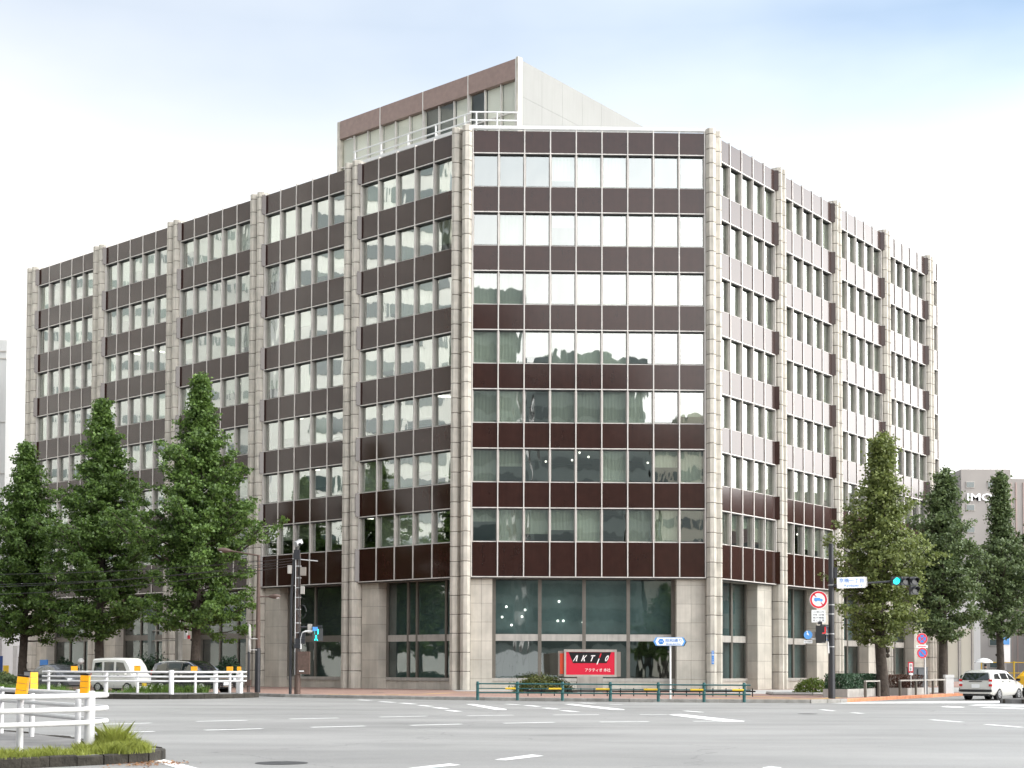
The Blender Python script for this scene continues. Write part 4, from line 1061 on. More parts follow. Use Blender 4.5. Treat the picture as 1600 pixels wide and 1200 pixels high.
for q_ in resample(edge, .11): 
    if q_.x > -11: cs_.append((q_.x + rg.normal() * .06, q_.y + .16 + rg.normal() * .10, .32 + .45 * rg.random()))
for i in range(80):
    a_, b2_ = rg.normal() * .20, rg.normal() * .22; cs_.append((-6.55 + a_, 24.75 + b2_, .45 + 1.35 * math.exp(-((a_ + .05) ** 2 + b2_ ** 2) / .03) + .3 * rg.random()))
for q_ in resample(edge, .05):
    if q_.x > -11 and rg.random() < .6: cs_.append((q_.x + .10 + rg.normal() * .05, q_.y - .06 + rg.normal() * .07, .25 + .3 * rg.random()))
for i in range(26): cs_.append((-6.15 + rg.normal() * .12, 24.0 + rg.normal() * .2, .7))
blades('grass_clump', 'bright green grass along the edge of the near traffic island', 'grass', cs_, 42000, .24, .0040, 'grass', 5, .075, 0.0)
dl = np.array([(-5.75 + rg.normal() * .25, 23.4 + rg.normal() * .35) for _ in range(90)])
C_ = np.zeros((240, 3)); ii = rg.integers(0, 90, 240); C_[:, :2] = dl[ii] + rg.normal(size=(240, 2)) * .12; C_[:, 2] = -.135
Nn_ = rg.normal(size=(240, 3)) * .3 + np.array([0, 0, 1.0]); Nn_ /= np.linalg.norm(Nn_, axis=1)[:, None]
o = link('fallen_leaves', quads_mesh('fallen_leaves', C_, Nn_, .045 * rg.uniform(.5, 1.3, 240), 'dead_leaf', rg), (0, 0, 0)); tag(o, 'dry fallen leaves by the grassy tip of the near island', 'leaves', kind='stuff')
cs_ = []
for i in range(260):
    t_ = rg.random() * .93; cs_.append((-36 + 13 * t_ + rg.normal() * .6, 89.5 - 12.5 * t_ + rg.normal() * .8 + (1 - t_) * 1.0, .5 + .6 * rg.random()))
for i in range(14): cs_.append((-20.0 + rg.normal() * 1.6, 75.2 + rg.normal() * .9, .3 + .3 * rg.random()))
for px in (218, 228, 240, 252, 258, 262, 276, 281, 291, 300, 312, 318, 322): 
    X_ = (px - 800) / 2320 * 76.0
    for _ in range(3): cs_.append((X_ + rg.normal() * .12, 75.3 + rg.normal() * .2, .9 + .5 * rg.random()))
blades('grass_clump', 'long green weeds and grass on the far traffic island', 'grass', cs_, 9000, .40, .011, 'grass_dark', 6, .16, 0.05)
shrub('low_hedge', 'low green hedge at the left edge on the far island', 'hedge', (-33, 93.5), (9, 2.4, 1.05), 'leaf_mid', 6000, .12, 21, z0=0, rz=-.75)
# ------------------------------------------------------------------ white guard rails on the islands
def catmull(pts, n=8):
    P = [Vector(p) for p in pts]; P = [P[0] * 2 - P[1]] + P + [P[-1] * 2 - P[-2]]; o = []
    for i in range(1, len(P) - 2):
        for k in range(n):
            t = k / n; a, b_, c, d = P[i - 1], P[i], P[i + 1], P[i + 2]
            o.append(.5 * ((2 * b_) + (-a + c) * t + (2 * a - 5 * b_ + 4 * c - d) * t * t + (-a + 3 * b_ - 3 * c + d) * t ** 3))
    o.append(P[-2]); return o
def rail_fence(label, loop, zs, r, z0, posts, group):
    t = thing('guard_rail', (loop[0][0], loop[0][1], z0), label, 'guard rail', group)
    for z in zs:
        q = MB(); q.tube([(p.x, p.y, z0 + z) for p in catmull([Vector((x, y, 0)) for x, y in loop])], r, 'white_rail', 10); q.build('rail', t, 60)
    for (x, y, rad, h) in posts:
        q = MB(); q.tube([(x, y, z0 - .02), (x, y, z0 + h - .02), (x, y, z0 + h)], [rad, rad, rad * .8], 'white_rail', 14); p_ = q.build('post', t, 50)
        for z in zs:
            q = MB(); q.ball((x + .02, y + .02 + rad, z0 + z - .05), .022, 'grey_metal', 6, 4); q.build('bolt', p_)
    return t
near = rail_fence('thick white three bar guard rail curving round the near island', [(-12.5, 19.6), (-10.0, 21.3), (-8.0, 23.0), (-7.25, 24.0), (-6.92, 24.75), (-6.95, 25.5), (-7.35, 26.0), (-8.0, 27.0), (-9.4, 29.1), (-10.6, 30.8), (-14.5, 36)], (.90, .68, .46), .045, 0.0,
    [(-6.98, 24.6, .088, .98), (-7.78, 23.55, .055, .92), (-7.62, 26.15, .052, .98), (-9.45, 29.3, .052, .96), (-10.55, 30.75, .052, .96), (-9.9, 21.6, .055, .92)], 'white guard rails round the islands')
far = rail_fence('white three bar guard rail on the far island in front of the parked van', [(-22.7, 71.9), (-20.5, 71.0), (-18, 70.6), (-16, 70.9), (-14.2, 72.6), (-13.2, 73.9)], (1.06, .84, .62), .045, 0.07,
    [(-22.4, 71.9, .07, 1.12), (-19.35, 70.9, .10, 1.10), (-16.2, 70.75, .12, 1.15), (-14.45, 72.55, .11, 1.12), (-13.45, 73.75, .12, 1.12)], 'white guard rails round the islands')
far2 = rail_fence('white three bar guard rail along the back of the far island', [(-22.0, 74.8), (-19, 74.4), (-15.5, 74.8), (-13.5, 75.1)], (1.02, .80, .58), .04, 0.07,
    [(-18.7, 74.3, .07, 1.05), (-15.9, 74.7, .07, 1.05), (-14.2, 74.9, .07, 1.1), (-13.75, 74.9, .14, 1.0)], 'white guard rails round the islands')
def reflector(x, y, z, w, h, rz, label, tilt=0.0, d=.08):
    t = thing('delineator', (x, y, z), label, 'reflector', 'orange reflectors on the island posts')
    Mx = Matrix.Rotation(rz, 3, 'Z') @ Matrix.Rotation(tilt, 3, 'Y')
    def bx(c, dm, m, nm):
        q = MB(); q.box(Vector((x, y, z + h / 2)) + Mx @ Vector(c), dm, m, mtx=Mx); q.build(nm, t)
    bx((0, 0, 0), (w, d, h), 'reflector_back', 'housing')
    for i in range(3): bx((0, -d / 2 - .006, -h / 3 + i * h / 3), (w * .96, .012, h / 3 - .008), 'orange_reflector', 'lens')
    bx((w / 2 + .005, 0, 0), (.01, d, h * .96), 'orange_reflector', 'lens'); bx((0, 0, h / 2 + .012), (w * 1.03, d * 1.2, .024), 'sign_black', 'cap')
reflector(-7.74, 23.5, .92 - .02, .17, .32, R(12), 'large tilted orange reflector on the front post of the near island', .12, .11)
reflector(-9.48, 29.3, .93, .20, .34, R(62), 'orange reflector seen edge on with grey back on the near rear post', 0, .16)
reflector(-7.05, 24.55, .93, .135, .31, R(0), 'orange reflector on top of the thick end post of the near island', .03)
for (x, y, lab) in ((-22.0, 74.7, 'orange reflector at the left of the far island in front of the grey hatchback'), (-18.7, 74.2, 'orange reflector in front of the van windscreen'), (-15.95, 74.6, 'orange reflector in front of the black people carrier'), (-14.2, 74.8, 'wide orange reflector near the right end of the far island'), (-13.75, 74.9, 'narrow orange reflector at the right end of the far island')):
    reflector(x, y, 1.10, .30 if 'narrow' not in lab else .18, .30, R(rnd.uniform(-6, 6)), lab)

# ------------------------------------------------------------------ green guard rail on the corner
gx = [745.9, 808.6, 879.4, 955, 1030.6, 1102.6, 1165.9]; gy = [1094.2, 1094.6, 1095.2, 1096, 1096.8, 1097.4, 1097.8]
gp = [grd(x, y, 0.0) for x, y in zip(gx, gy)]
gp = [(x, y + .5) for x, y in gp]
grn = thing('green_guard_rail', (gp[3][0], gp[3][1], 0), 'dark green two bar pedestrian rail with yellow sleeves on the corner kerb', 'guard rail')
for (x, y) in gp:
    q = MB(); q.tube([(x, y, 0), (x, y, .74), (x, y, .80)], [.068, .068, .05], 'green_rail', 12); q.tube([(x, y, .66), (x, y, .69)], .08, 'green_rail', 12); q.build('post', grn, 50)
ext = [(2 * gp[0][0] - gp[1][0] + 1.7, gp[0][1])] + gp + [(gp[-1][0] + .25, gp[-1][1])]
for z, r_ in ((.70, .030), (.50, .020), (.32, .030)):
    q = MB(); q.tube([(x, y - .07, z) for x, y in ext], r_, 'green_rail', 8); q.build('rail', grn, 60)
for (a, c) in zip(gp, gp[1:]):
    for f in ((.70, .98) if a is not gp[0] else (.70, .95),):
        q = MB(); q.tube([(a[0] + (c[0] - a[0]) * f[0], a[1] + (c[1] - a[1]) * f[0] - .07, .50), (a[0] + (c[0] - a[0]) * f[1], a[1] + (c[1] - a[1]) * f[1] - .07, .50)], .042, 'yellow_sleeve', 8); q.build('sleeve', grn, 60)
lowf = thing('low_chain_fence', (3, 72.5, 0), 'low dark rail on short stakes behind the green guard rail', 'fence')
q = MB(); q.box((6.3, 73.2, .25), (11.4, .05, .08), 'sign_black'); q.build('rail', lowf)
for i in range(18): q = MB(); q.box((.8 + i * .65, 73.2, .20), (.05, .05, .40), 'sign_black'); q.build('stake', lowf)

# ------------------------------------------------------------------ company sign
SX, SY = 4.42, 83.9
sg = thing('company_sign', (SX, SY, 0), 'red lit box sign with black slanted panel on a concrete block', 'sign')
q = MB(); q.box((SX - .02, SY, .45), (1.44, .7, .90), 'concrete'); q.build('plinth', sg)
q = MB(); q.box((SX, SY - .08, 1.65), (2.93, .30, 1.52), 'alu_grey'); q.build('case', sg)
q = MB(); q.box((SX, SY - .25, 2.355), (2.97, .06, .14), 'alu_grey'); q.box((SX, SY - .25, .94), (2.97, .06, .12), 'alu_grey'); q.box((SX - 1.42, SY - .25, 1.65), (.11, .06, 1.30), 'alu_grey'); q.box((SX + 1.42, SY - .25, 1.65), (.11, .06, 1.30), 'alu_grey'); q.build('frame', sg)
q = MB(); q.box((SX, SY - .245, 1.64), (2.74, .04, 1.28), 'sign_crimson'); fc = q.build('face', sg)
q = MB(); q.prism([(SX - 1.22, 2.27), (SX - .98, 1.66), (SX + .92, 1.66), (SX + 1.17, 2.27)], SY - .275, SY - .262, 'sign_black', axis='y'); q.build('black_panel', sg)
zl = 1.93
def letter(polys, ox, m='sign_white', zc=zl):
    q = MB()
    for pl_ in polys: q.prism([(SX + ox + x * 1.0, zc + z) for x, z in pl_], SY - .284, SY - .272, m, axis='y')
    q.build('letter', sg)
sk = .07
def S_(pts): return [(x + z * .38, z) for x, z in pts]
letter([S_([(-.12, -.17), (-.075, -.17), (.015, .17), (-.04, .17)]), S_([(.045, -.17), (.105, -.17), (.04, .17), (-.02, .17)])], -.80)
letter([S_([(-.10, -.17), (-.045, -.17), (-.045, .17), (-.10, .17)]), S_([(-.035, .0), (.055, .17), (.115, .17), (.02, .0)]), S_([(-.035, .0), (.02, .0), (.12, -.17), (.055, -.17)])], -.36)
letter([S_([(-.12, .11), (.12, .11), (.12, .17), (-.12, .17)]), S_([(-.028, -.17), (.03, -.17), (.03, .10), (-.028, .10)])], .10)
letter([S_([(-.03, -.34), (.03, -.34), (.03, -.02), (-.03, -.02)])], .50); letter([S_([(-.035, .03), (.035, .03), (.035, .27), (-.035, .27)])], .50, 'sign_red')
ring = [(math.cos(a) * .085, math.sin(a) * .17) for a in [i * math.pi / 8 for i in range(16)]]
inn = [(x * .42, z * .60) for x, z in ring]
letter([S_([ring[i], ring[(i + 1) % 16], inn[(i + 1) % 16], inn[i]]) for i in range(16)], .93)
text('アクティオ 本社', .21, 'sign_white', (SX + .42, SY - .272, 1.27), 0, sg, 'lettering', .004, box=(1.42, .20))
# second and third faces of the V shaped box behind
q = MB(); q.box((SX - 1.63, SY + .12, 1.63), (.34, .5, 1.42), 'sign_brown'); q.box((SX - 1.60, SY - .14, 1.62), (.22, .02, 1.16), 'sign_orange_red'); q.build('side_case', sg)
q = MB(); q.box((SX + 1.60, SY + .12, 1.60), (.24, .5, 1.40), 'sign_brown'); q.build('side_case', sg)

# ------------------------------------------------------------------ signs on posts
def road_sign_disc(parent, x, y, z, r, rz=0.0, kind='stop'):
    """round regulation signs: kind 'stop' = blue with red cross, 'park' = blue with one red bar"""
    F = Matrix.Rotation(rz, 3, 'Z'); n_ = F @ Vector((0, -1, 0)); c = Vector((x, y, z))
    q = MB(); q.disc(c, r, .02, 'sign_white', n_, 28); pl = q.build('disc', parent)
    q = MB(); q.disc(c + n_ * .021, r * .97, .006, 'sign_red', n_, 28, r2=r * .68); q.build('ring', pl)
    return pl, F, n_, c
# Showa-dori name plate
np_ = thing('street_name_sign', (7.12, 66.75, 0), 'blue and white arrow shaped street name plate on a white post by the green rail', 'sign')
q = MB(); q.tube([(7.12, 66.75, 0), (7.12, 66.75, 2.42)], .045, 'white_paint', 10); q.build('post', np_, 50)
hexo = [(-.73, 0), (-.62, .19), (.62, .19), (.73, 0), (.62, -.19), (-.62, -.19)]
q = MB(); q.prism([(7.08 + x, 2.58 + z) for x, z in hexo], 66.68, 66.72, 'sign_lblue', axis='y'); q.prism([(7.12 + x, 2.56 + z) for x, z in hexo], 66.725, 66.74, 'sign_black', axis='y'); pl = q.build('plate', np_)
q = MB(); q.prism([(7.08 - .55, 2.58 + .175), (7.08 - .64, 2.58), (7.08 - .55, 2.58 - .175), (7.08 + .55, 2.58 - .175), (7.08 + .64, 2.58), (7.08 + .55, 2.58 + .175)][::-1], 66.670, 66.679, 'sign_white', axis='y'); q.build('panel', np_)
q = MB(); q.disc((6.70, 66.669, 2.58), .135, .008, 'sign_blue', (0, -1, 0), 6); q.build('emblem', np_)
text('316', .11, 'sign_white', (6.70, 66.655, 2.58), 0, np_, 'number', .002)
text('昭和通り', .17, 'sign_blue', (7.26, 66.664, 2.635), 0, np_, 'lettering', .003, box=(.72, .155)); text('Showa-dori Ave.', .09, 'sign_blue', (7.26, 66.664, 2.475), 0, np_, 'lettering', .003, box=(.66, .09))
# no stopping / no parking signs
px_, py_ = 22.15, 80.0
ns = thing('parking_sign_post', (px_ + .12, py_, 0), 'grey post with two round blue and red parking signs and a white plate', 'sign')
q = MB(); q.tube([(px_ + .12, py_ + .08, 0), (px_ + .12, py_ + .08, 2.98)], .045, 'white_paint', 10); q.build('post', ns, 50)
pl, F, n_, c = road_sign_disc(ns, px_ - .06, py_, 2.98 + .03, .31, .1)
q = MB(); q.disc(c + n_ * .021, .31 * .68, .004, 'sign_blue', n_, 24); q.build('field', pl)
for a in (45, -45): q = MB(); q.box(c + n_ * .030, (.42, .006, .045), 'sign_red', mtx=F @ Matrix.Rotation(R(a), 3, 'Y')); q.build('bar', pl)
q = MB(); q.box((px_ - .06, py_, 2.60), (.62, .02, .16), 'sign_white'); q.box((px_ - .06, py_ - .014, 2.60), (.42, .006, .035), 'sign_red'); q.build('plate', ns)
pl, F, n_, c = road_sign_disc(ns, px_ - .05, py_, 2.24, .30, .1)
q = MB(); q.disc(c + n_ * .021, .30 * .68, .004, 'sign_blue', n_, 24); q.build('field', pl)
q = MB(); q.box(c + n_ * .030, (.42, .006, .045), 'sign_red', mtx=F @ Matrix.Rotation(R(45), 3, 'Y')); q.build('bar', pl)
# small notice board
nb_ = thing('notice_board', (21.2, 79.0, 0), 'small red framed notice on a white post beside the reddish hedge', 'sign')
q = MB(); q.tube([(21.22, 79.05, 0), (21.22, 79.05, 1.2)], .035, 'white_paint', 8); q.build('post', nb_)
q = MB(); q.box((21.2, 79.0, 1.48), (.27, .05, .56), 'sign_red'); q.box((21.2, 78.97, 1.48), (.18, .02, .42), 'sign_white'); q.build('board', nb_)
q = MB(); q.box((21.22, 79.0, 1.11), (.22, .03, .12), 'sign_white'); q.build('plate', nb_)
for i in range(2): text('駐輪禁止'[2 * i:2 * i + 2], .14, 'sign_black', (21.2, 78.955, 1.58 - .2 * i), 0, nb_, 'lettering', .001, box=(.10, .15))
# utility cabinet
cb_ = thing('utility_cabinet', (22.2, 81.2, 0), 'dark grey roadside cabinet between the brown hedge and the second tree', 'cabinet')
q = MB(); q.box((22.15, 81.2, .72), (.92, .6, 1.44), 'dark_cabinet', .35); q.build('body', cb_)
q = MB(); q.box((22.15 + .13, 81.2 - .32, .74), (.40, .03, 1.30), 'dark_cabinet', .35); q.build('door', cb_); q = MB(); q.box((22.15, 81.2, 1.46), (.98, .66, .04), 'dark_cabinet', .35); q.build('lid', cb_)
# bronze hoop rails at the kerb
def hoop(label, xy, beams):
    t = thing('hoop_rail', (xy[0][0], xy[0][1], 0), label, 'guard rail', 'bronze hoop rails on the right kerb')
    for (x, y) in xy: q = MB(); q.box((x, y, .37), (.11, .11, .74), 'alu_dark', .9); q.build('post', t)
    for a, c in zip(xy, xy[1:]):
        q = MB(); d = Vector((c[0] - a[0], c[1] - a[1])); q.box(((a[0] + c[0]) / 2, (a[1] + c[1]) / 2, .785), (d.length + .11, .10, .07), 'alu_grey', math.atan2(d.y, d.x)); q.build('beam', t)
hoop('short bronze hoop rail in front of the yellowish ginkgo trunk', [(17.1, 71.9), (18.2, 73.7)], 1)
hoop('long bronze rail in front of the grey cabinet', [(20.0, 76.6), (21.5, 79.1), (23.2, 81.9), (25.2, 85.2)], 3)
bx_ = thing('white_box', (25.15, 86.2, 0), 'white utility box left of the white estate car', 'box'); q = MB(); q.box((24.75, 84.2, .45), (.45, .4, .9), 'white_paint'); q.build('body', bx_); q = MB(); q.box((24.75, 84.2, .98), (.5, .45, .16), 'white_paint'); q.build('lid', bx_)

# ------------------------------------------------------------------ right signal pole
RX, RY = 14.85, 69.0
rp = thing('signal_pole', (RX, RY, 0), 'tall black steel pole carrying the crossing signal on the right corner', 'pole')
q = MB(); q.tube([(RX, RY, 0), (RX, RY, 3.0), (RX, RY, 7.2)], [.17, .145, .115], 'black_metal', 16); q.build('shaft', rp, 50)
for z in (2.38, 2.98, 3.9, 4.33, 5.25): q = MB(); q.tube([(RX, RY, z), (RX, RY, z + .045)], .155, 'grey_metal', 16); q.build('clamp', rp)
q = MB(); q.box((RX + .2, RY, 5.85), (.14, .2, .5), 'black_metal'); q.build('junction_box', rp)
q = MB(); q.tube([(RX, RY - .05, 5.25), (RX + .15, RY - .1, 5.25), (RX + 2.9, RY - .3, 5.45)], [.06, .055, .045], 'black_metal', 8); q.build('arm', rp)
# crossing name plate on the arm
kn = thing('crossing_name_sign', (RX + .9, RY - .3, 5.1), 'white lit crossing name box hanging on the signal arm', 'sign')
q = MB(); q.box((RX + .85, RY - .30, 5.37), (1.30, .16, .50), 'sign_white', 0, Matrix.Rotation(R(-2.0), 3, 'Y')); q.box((RX + 1.55, RY - .24, 5.42), (.12, .10, .44), 'plaza', 0, Matrix.Rotation(R(-2.0), 3, 'Y')); q.build('box', kn)
text('京橋一丁目', .23, 'sign_blue', (RX + .85, RY - .387, 5.47), 0, kn, 'lettering', .002, box=(1.12, .20)); text('Kyobashi 1', .16, 'sign_blue', (RX + .93, RY - .387, 5.22), 0, kn, 'lettering', .002, box=(.80, .135))
def signal_head(t, cx, cy, cz, m, rz, name='lens'):
    F = Matrix.Rotation(rz, 3, 'Z'); n_ = F @ Vector((0, -1, 0)); c = Vector((cx, cy, cz))
    q = MB(); q.box(c + n_ * -.03, (.40, .16, .40), 'signal_body', rz); q.build('housing', t)
    q = MB(); q.disc(c + n_ * .05, .155, .03, m, n_, 20); q.build(name, t)
    q = MB(); vs = []; fs = []
    for k in range(9):
        a = R(-15 + k * 26.25)
        d = F @ Vector((math.cos(a) * .175, 0, math.sin(a) * .175)); L_ = .26 if 1 < k < 7 else .12
        vs += [c + n_ * .05 + d, c + n_ * (.05 + L_) + d + Vector((0, 0, -.03)), c + n_ * .05 + d * 1.05, c + n_ * (.05 + L_) + d * 1.05 + Vector((0, 0, -.03))]
    for k in range(8): o_ = 4 * k; fs += [(o_, o_ + 1, o_ + 5, o_ + 4), (o_ + 2, o_ + 6, o_ + 7, o_ + 3), (o_ + 1, o_ + 3, o_ + 7, o_ + 5)]
    q.add(vs, fs, 'signal_body'); q.build('visor', t)
tl = thing('traffic_light', (RX + 3.3, RY - .35, 5.2), 'horizontal vehicle signal showing green with a dark lamp below its right end', 'traffic light')
SZ = 5.45; hx = RX + 2.9; hy = RY - .42
signal_head(tl, hx, hy, SZ, 'signal_green', 0.05); signal_head(tl, hx + .42, hy + .03, SZ + .0, 'signal_dark', .30); signal_head(tl, hx + .84, hy + .06, SZ, 'signal_dark', .30); signal_head(tl, hx + .86, hy + .08, SZ - .42, 'signal_dark', .30)
# no trucks sign
tk = thing('no_trucks_sign', (RX - .62, RY - .1, 3.7), 'round white sign with red rim and blue lorry over a white text plate', 'sign')
c = Vector((RX - .62, RY - .12, 4.58)); n_ = Vector((0, -1, 0))
q = MB(); q.disc(c, .415, .02, 'sign_white', n_, 32); q.build('disc', tk); q = MB(); q.disc(c + n_ * .021, .395, .006, 'sign_red', n_, 32, r2=.305); q.build('ring', tk)
for (dx, dz) in ((-.17, .20), (.17, -.20)): q = MB(); q.box(c + n_ * .024 + Vector((dx, 0, dz)), (.19, .006, .05), 'sign_red', mtx=Matrix.Rotation(R(45), 3, 'Y')); q.build('slash', tk)
q = MB(); q.prism([(c.x - .20, c.z - .05), (c.x - .20, c.z + .09), (c.x + .07, c.z + .09), (c.x + .07, c.z + .045), (c.x + .15, c.z + .045), (c.x + .20, c.z - .0), (c.x + .20, c.z - .05)][::-1], c.y - .034, c.y - .026, 'sign_lblue', axis='y')
for dx in (-.12, .13): q.disc(c + Vector((dx, -.026, -.055)), .035, .008, 'sign_lblue', n_, 10)
q.build('truck_symbol', tk)
q = MB(); q.box((RX - .62, RY - .11, 3.82), (.64, .02, .58), 'sign_white'); pl = q.build('plate', tk)
for i, ln in enumerate(('(土曜22時', '7時 日曜', '最大積載', '貨 し 正 積')): text(ln, .10, 'sign_black', (RX - .62, RY - .124, 4.01 - i * .13), 0, pl, 'lettering', .001, box=(.52, .085))
q = MB(); q.tube([(RX - .3, RY - .06, 4.6), (RX, RY, 4.6)], .02, 'grey_metal', 6); q.tube([(RX - .3, RY - .06, 3.92), (RX, RY, 3.92)], .02, 'grey_metal', 6); q.build('bracket', tk)
# pedestrian signal, speaker and small signs
pd = thing('pedestrian_signal', (RX - .6, RY, 2.8), 'pedestrian signal showing red in a grey housing on the right pole', 'traffic light')
q = MB(); q.box((RX - .52, RY - .1, 2.98), (.30, .34, .82), 'signal_body', .75); q.build('housing', pd)
F = Matrix.Rotation(.75, 3, 'Z'); n_ = F @ Vector((0, -1, 0))
for dz, m_ in ((.19, 'signal_red'), (-.2, 'signal_dark')):
    cc = Vector((RX - .52, RY - .1, 2.98 + dz)) + n_ * .172; q = MB(); q.box(cc, (.24, .02, .30), m_, .75); q.build('lens', pd)
    q = MB(); q.box(cc + n_ * .09 + Vector((0, 0, .17)), (.28, .20, .02), 'signal_body', .75); q.box(cc + n_ * .07 + F @ Vector((-.14, 0, .02)), (.02, .16, .30), 'signal_body', .75); q.box(cc + n_ * .07 + F @ Vector((.14, 0, .02)), (.02, .16, .30), 'signal_body', .75); q.build('visor', pd)
q = MB(); q.tube([(RX - .1, RY, 3.40), (RX - .5, RY, 3.42), (RX - .52, RY - .1, 3.40)], .03, 'black_metal', 6); q.tube([(RX - .28, RY - .08, 2.72), (RX - .19, RY - .1, 2.62), (RX - .16, RY - .12, 2.1)], .04, 'white_paint', 8); q.build('bracket', pd)
q = MB(); q.box((RX - .56, RY - .1, 3.50), (.16, .3, .14), 'black_metal'); q.tube([(RX - .56, RY - .1, 3.36), (RX - .56, RY - .1, 3.26)], .05, 'black_metal', 8); q.build('loudspeaker', pd)
q = MB(); q.box((RX - .24, RY - .2, 3.0), (.10, .03, .74), 'plaza'); q.build('text_plate', pd)
for i, ch in enumerate('歩行者用'): text(ch, .10, 'sign_blue', (RX - .24, RY - .22, 3.27 - .18 * i), 0, pd, 'lettering', .001)
bs = thing('blue_round_sign', (RX - 1.1, RY, 2.6), 'small round blue pedestrian sign with a white plate left of the right signal pole', 'sign')
q = MB(); q.disc((RX - 1.1, RY - .05, 2.95), .20, .02, 'sign_lblue', (0, -1, 0), 24); q.build('disc', bs)
q = MB(); q.prism([(RX - 1.14, 3.08), (RX - 1.08, 3.0), (RX - 1.05, 2.92), (RX - 1.12, 2.95), (RX - 1.17, 2.98)][::-1], RY - .08, RY - .072, 'sign_white', axis='y'); q.ball((RX - 1.15, RY - .075, 3.10), .03, 'sign_white', 8, 6); q.build('walker_symbol', bs)
q = MB(); q.box((RX - 1.1, RY - .05, 2.63), (.40, .02, .14), 'sign_white'); q.tube([(RX - .93, RY, 2.76), (RX - .6, RY, 2.76)], .03, 'white_paint', 8); q.disc((RX - .82, RY - .0, 2.97), .15, .02, 'sign_brown', (0, -1, 0), 20); pl = q.build('plate', bs)
text('歩行者専用', .08, 'sign_black', (RX - 1.1, RY - .064, 2.63), 0, pl, 'lettering', .001, box=(.32, .07))

# ------------------------------------------------------------------ left pole with signal, cabinets and cables
LX, LY = -10.9, 75.6
lp_ = thing('utility_pole', (LX, LY, 0), 'rusty brown utility pole hung with boxes cables and a camera on the left corner', 'pole')
q = MB(); q.tube([(LX, LY, 0), (LX, LY, 3), (LX, LY, 7.2)], [.16, .14, .11], 'brown_metal', 14); q.build('shaft', lp_, 50)
q = MB(); q.tube([(LX - .36, LY, 0), (LX - .34, LY, 5), (LX - .2, LY, 7.2)], .075, 'black_metal', 10); q.build('side_conduit', lp_, 50)
for dx, r_, m_ in ((.10, .03, 'sign_black'), (-.12, .025, 'grey_metal'), (.02, .022, 'sign_black')):
    q = MB(); q.tube([(LX + dx, LY - .13 + rnd.uniform(-.02, .02), z) for z in (1.0, 2.2, 3.4, 4.7, 6.0, 7.0)], r_, m_, 6); q.build('cable', lp_)
for z in (2.45, 3.1, 3.6, 4.3, 4.9, 5.4, 5.9, 6.5): q = MB(); q.tube([(LX, LY, z), (LX, LY, z + .05)], .155, 'grey_metal', 12); q.build('clamp', lp_)
for (dx, z, w_, h_, m_) in ((-.42, 6.35, .20, .42, 'alu_grey'), (.26, 6.25, .28, .42, 'sign_brown'), (.24, 5.3, .18, .40, 'alu_grey'), (-.06, 7.1, .3, .5, 'black_metal'), (.15, 2.7, .5, .28, 'black_metal'), (.25, 3.0, .3, .3, 'black_metal'), (.0, 2.45, .34, .2, 'black_metal')):
    q = MB(); q.box((LX + dx, LY - .12, z), (w_, .25, h_), m_); q.build('equipment_box', lp_)
q = MB(); q.box((LX + .34, LY - .15, 1.60), (.60, .35, 1.15), 'brown_metal'); cbx = q.build('control_cabinet', lp_)
q = MB(); q.box((LX + .25, LY - .335, 1.18), (.24, .01, .05), 'sign_white'); q.build('label_plate', cbx)
q = MB(); q.tube([(LX - .3, LY - .1, 6.9), (LX + 1.0, LY - .1, 6.78)], .03, 'grey_metal', 6); q.tube([(LX - .1, LY - .05, 7.2), (LX - .1, LY - .05, 7.5)], .06, 'black_metal', 8); q.build('bracket', lp_)
q = MB(); q.box((LX - .0, LY - .1, 7.72), (.22, .42, .22), 'grey_metal', mtx=Matrix.Rotation(R(-38), 3, 'Z') @ Matrix.Rotation(R(25), 3, 'X')); q.disc((LX + .10, LY - .30, 7.62), .08, .03, 'sign_black', (.4, -.8, -.3), 12); q.build('camera', lp_)
q = MB(); q.tube([(LX + .12 + .22 * math.cos(a) + .1, LY - .15, 4.2 + .34 * math.sin(a)) for a in [i * .5 for i in range(13)]], .02, 'sign_black', 6); q.build('cable_loop', lp_)
q = MB(); q.tube([(LX + .15, LY - .1, 3.42), (LX + 1.0, LY - .1, 3.42)], .045, 'black_metal', 8); q.build('signal_arm', lp_)
gs = thing('pedestrian_signal', (LX + 1.0, LY - .1, 2.6), 'pedestrian signal showing a green walking figure on the left pole', 'traffic light')
q = MB(); q.box((LX + 1.02, LY - .1, 3.03), (.52, .26, .64), 'signal_body', .2); q.build('housing', gs)
q = MB()
for dx in (-.10, .08): q.box((LX + .97 + dx, LY - .25, 3.18), (.045, .02, .26), 'signal_green')
q.build('countdown_digits', gs)
q = MB(); cx_, cz_ = LX + .96, 2.87
q.disc((cx_, LY - .24, cz_ + .10), .035, .02, 'signal_green', (0, -1, 0), 10); q.prism([(cx_ - .05, cz_ + .06), (cx_ + .05, cz_ + .06), (cx_ + .03, cz_ - .03), (cx_ + .10, cz_ - .14), (cx_ + .05, cz_ - .14), (cx_, cz_ - .06), (cx_ - .05, cz_ - .14), (cx_ - .10, cz_ - .14), (cx_ - .03, cz_ - .03)], LY - .26, LY - .24, 'signal_green', axis='y'); q.build('walking_figure', gs)
q = MB(); q.tube([(LX + .18, LY - .2, 2.3), (LX + .18, LY - .2, 2.85), (LX + .25, LY - .2, 3.12), (LX + .42, LY - .2, 3.20), (LX + .95, LY - .2, 3.20)], .05, 'white_paint', 8); q.build('white_arm', gs, 60)
q = MB(); q.box((LX + .92, LY - .3, 3.32), (.26, .03, .20), 'sign_lblue'); q.build('blue_plate', gs); q = MB(); q.box((LX + .62, LY - .1, 3.34), (.20, .2, .46), 'alu_grey'); q.box((LX + 1.08, LY - .1, 3.45), (.3, .2, .12), 'black_metal'); q.build('loudspeaker', gs)
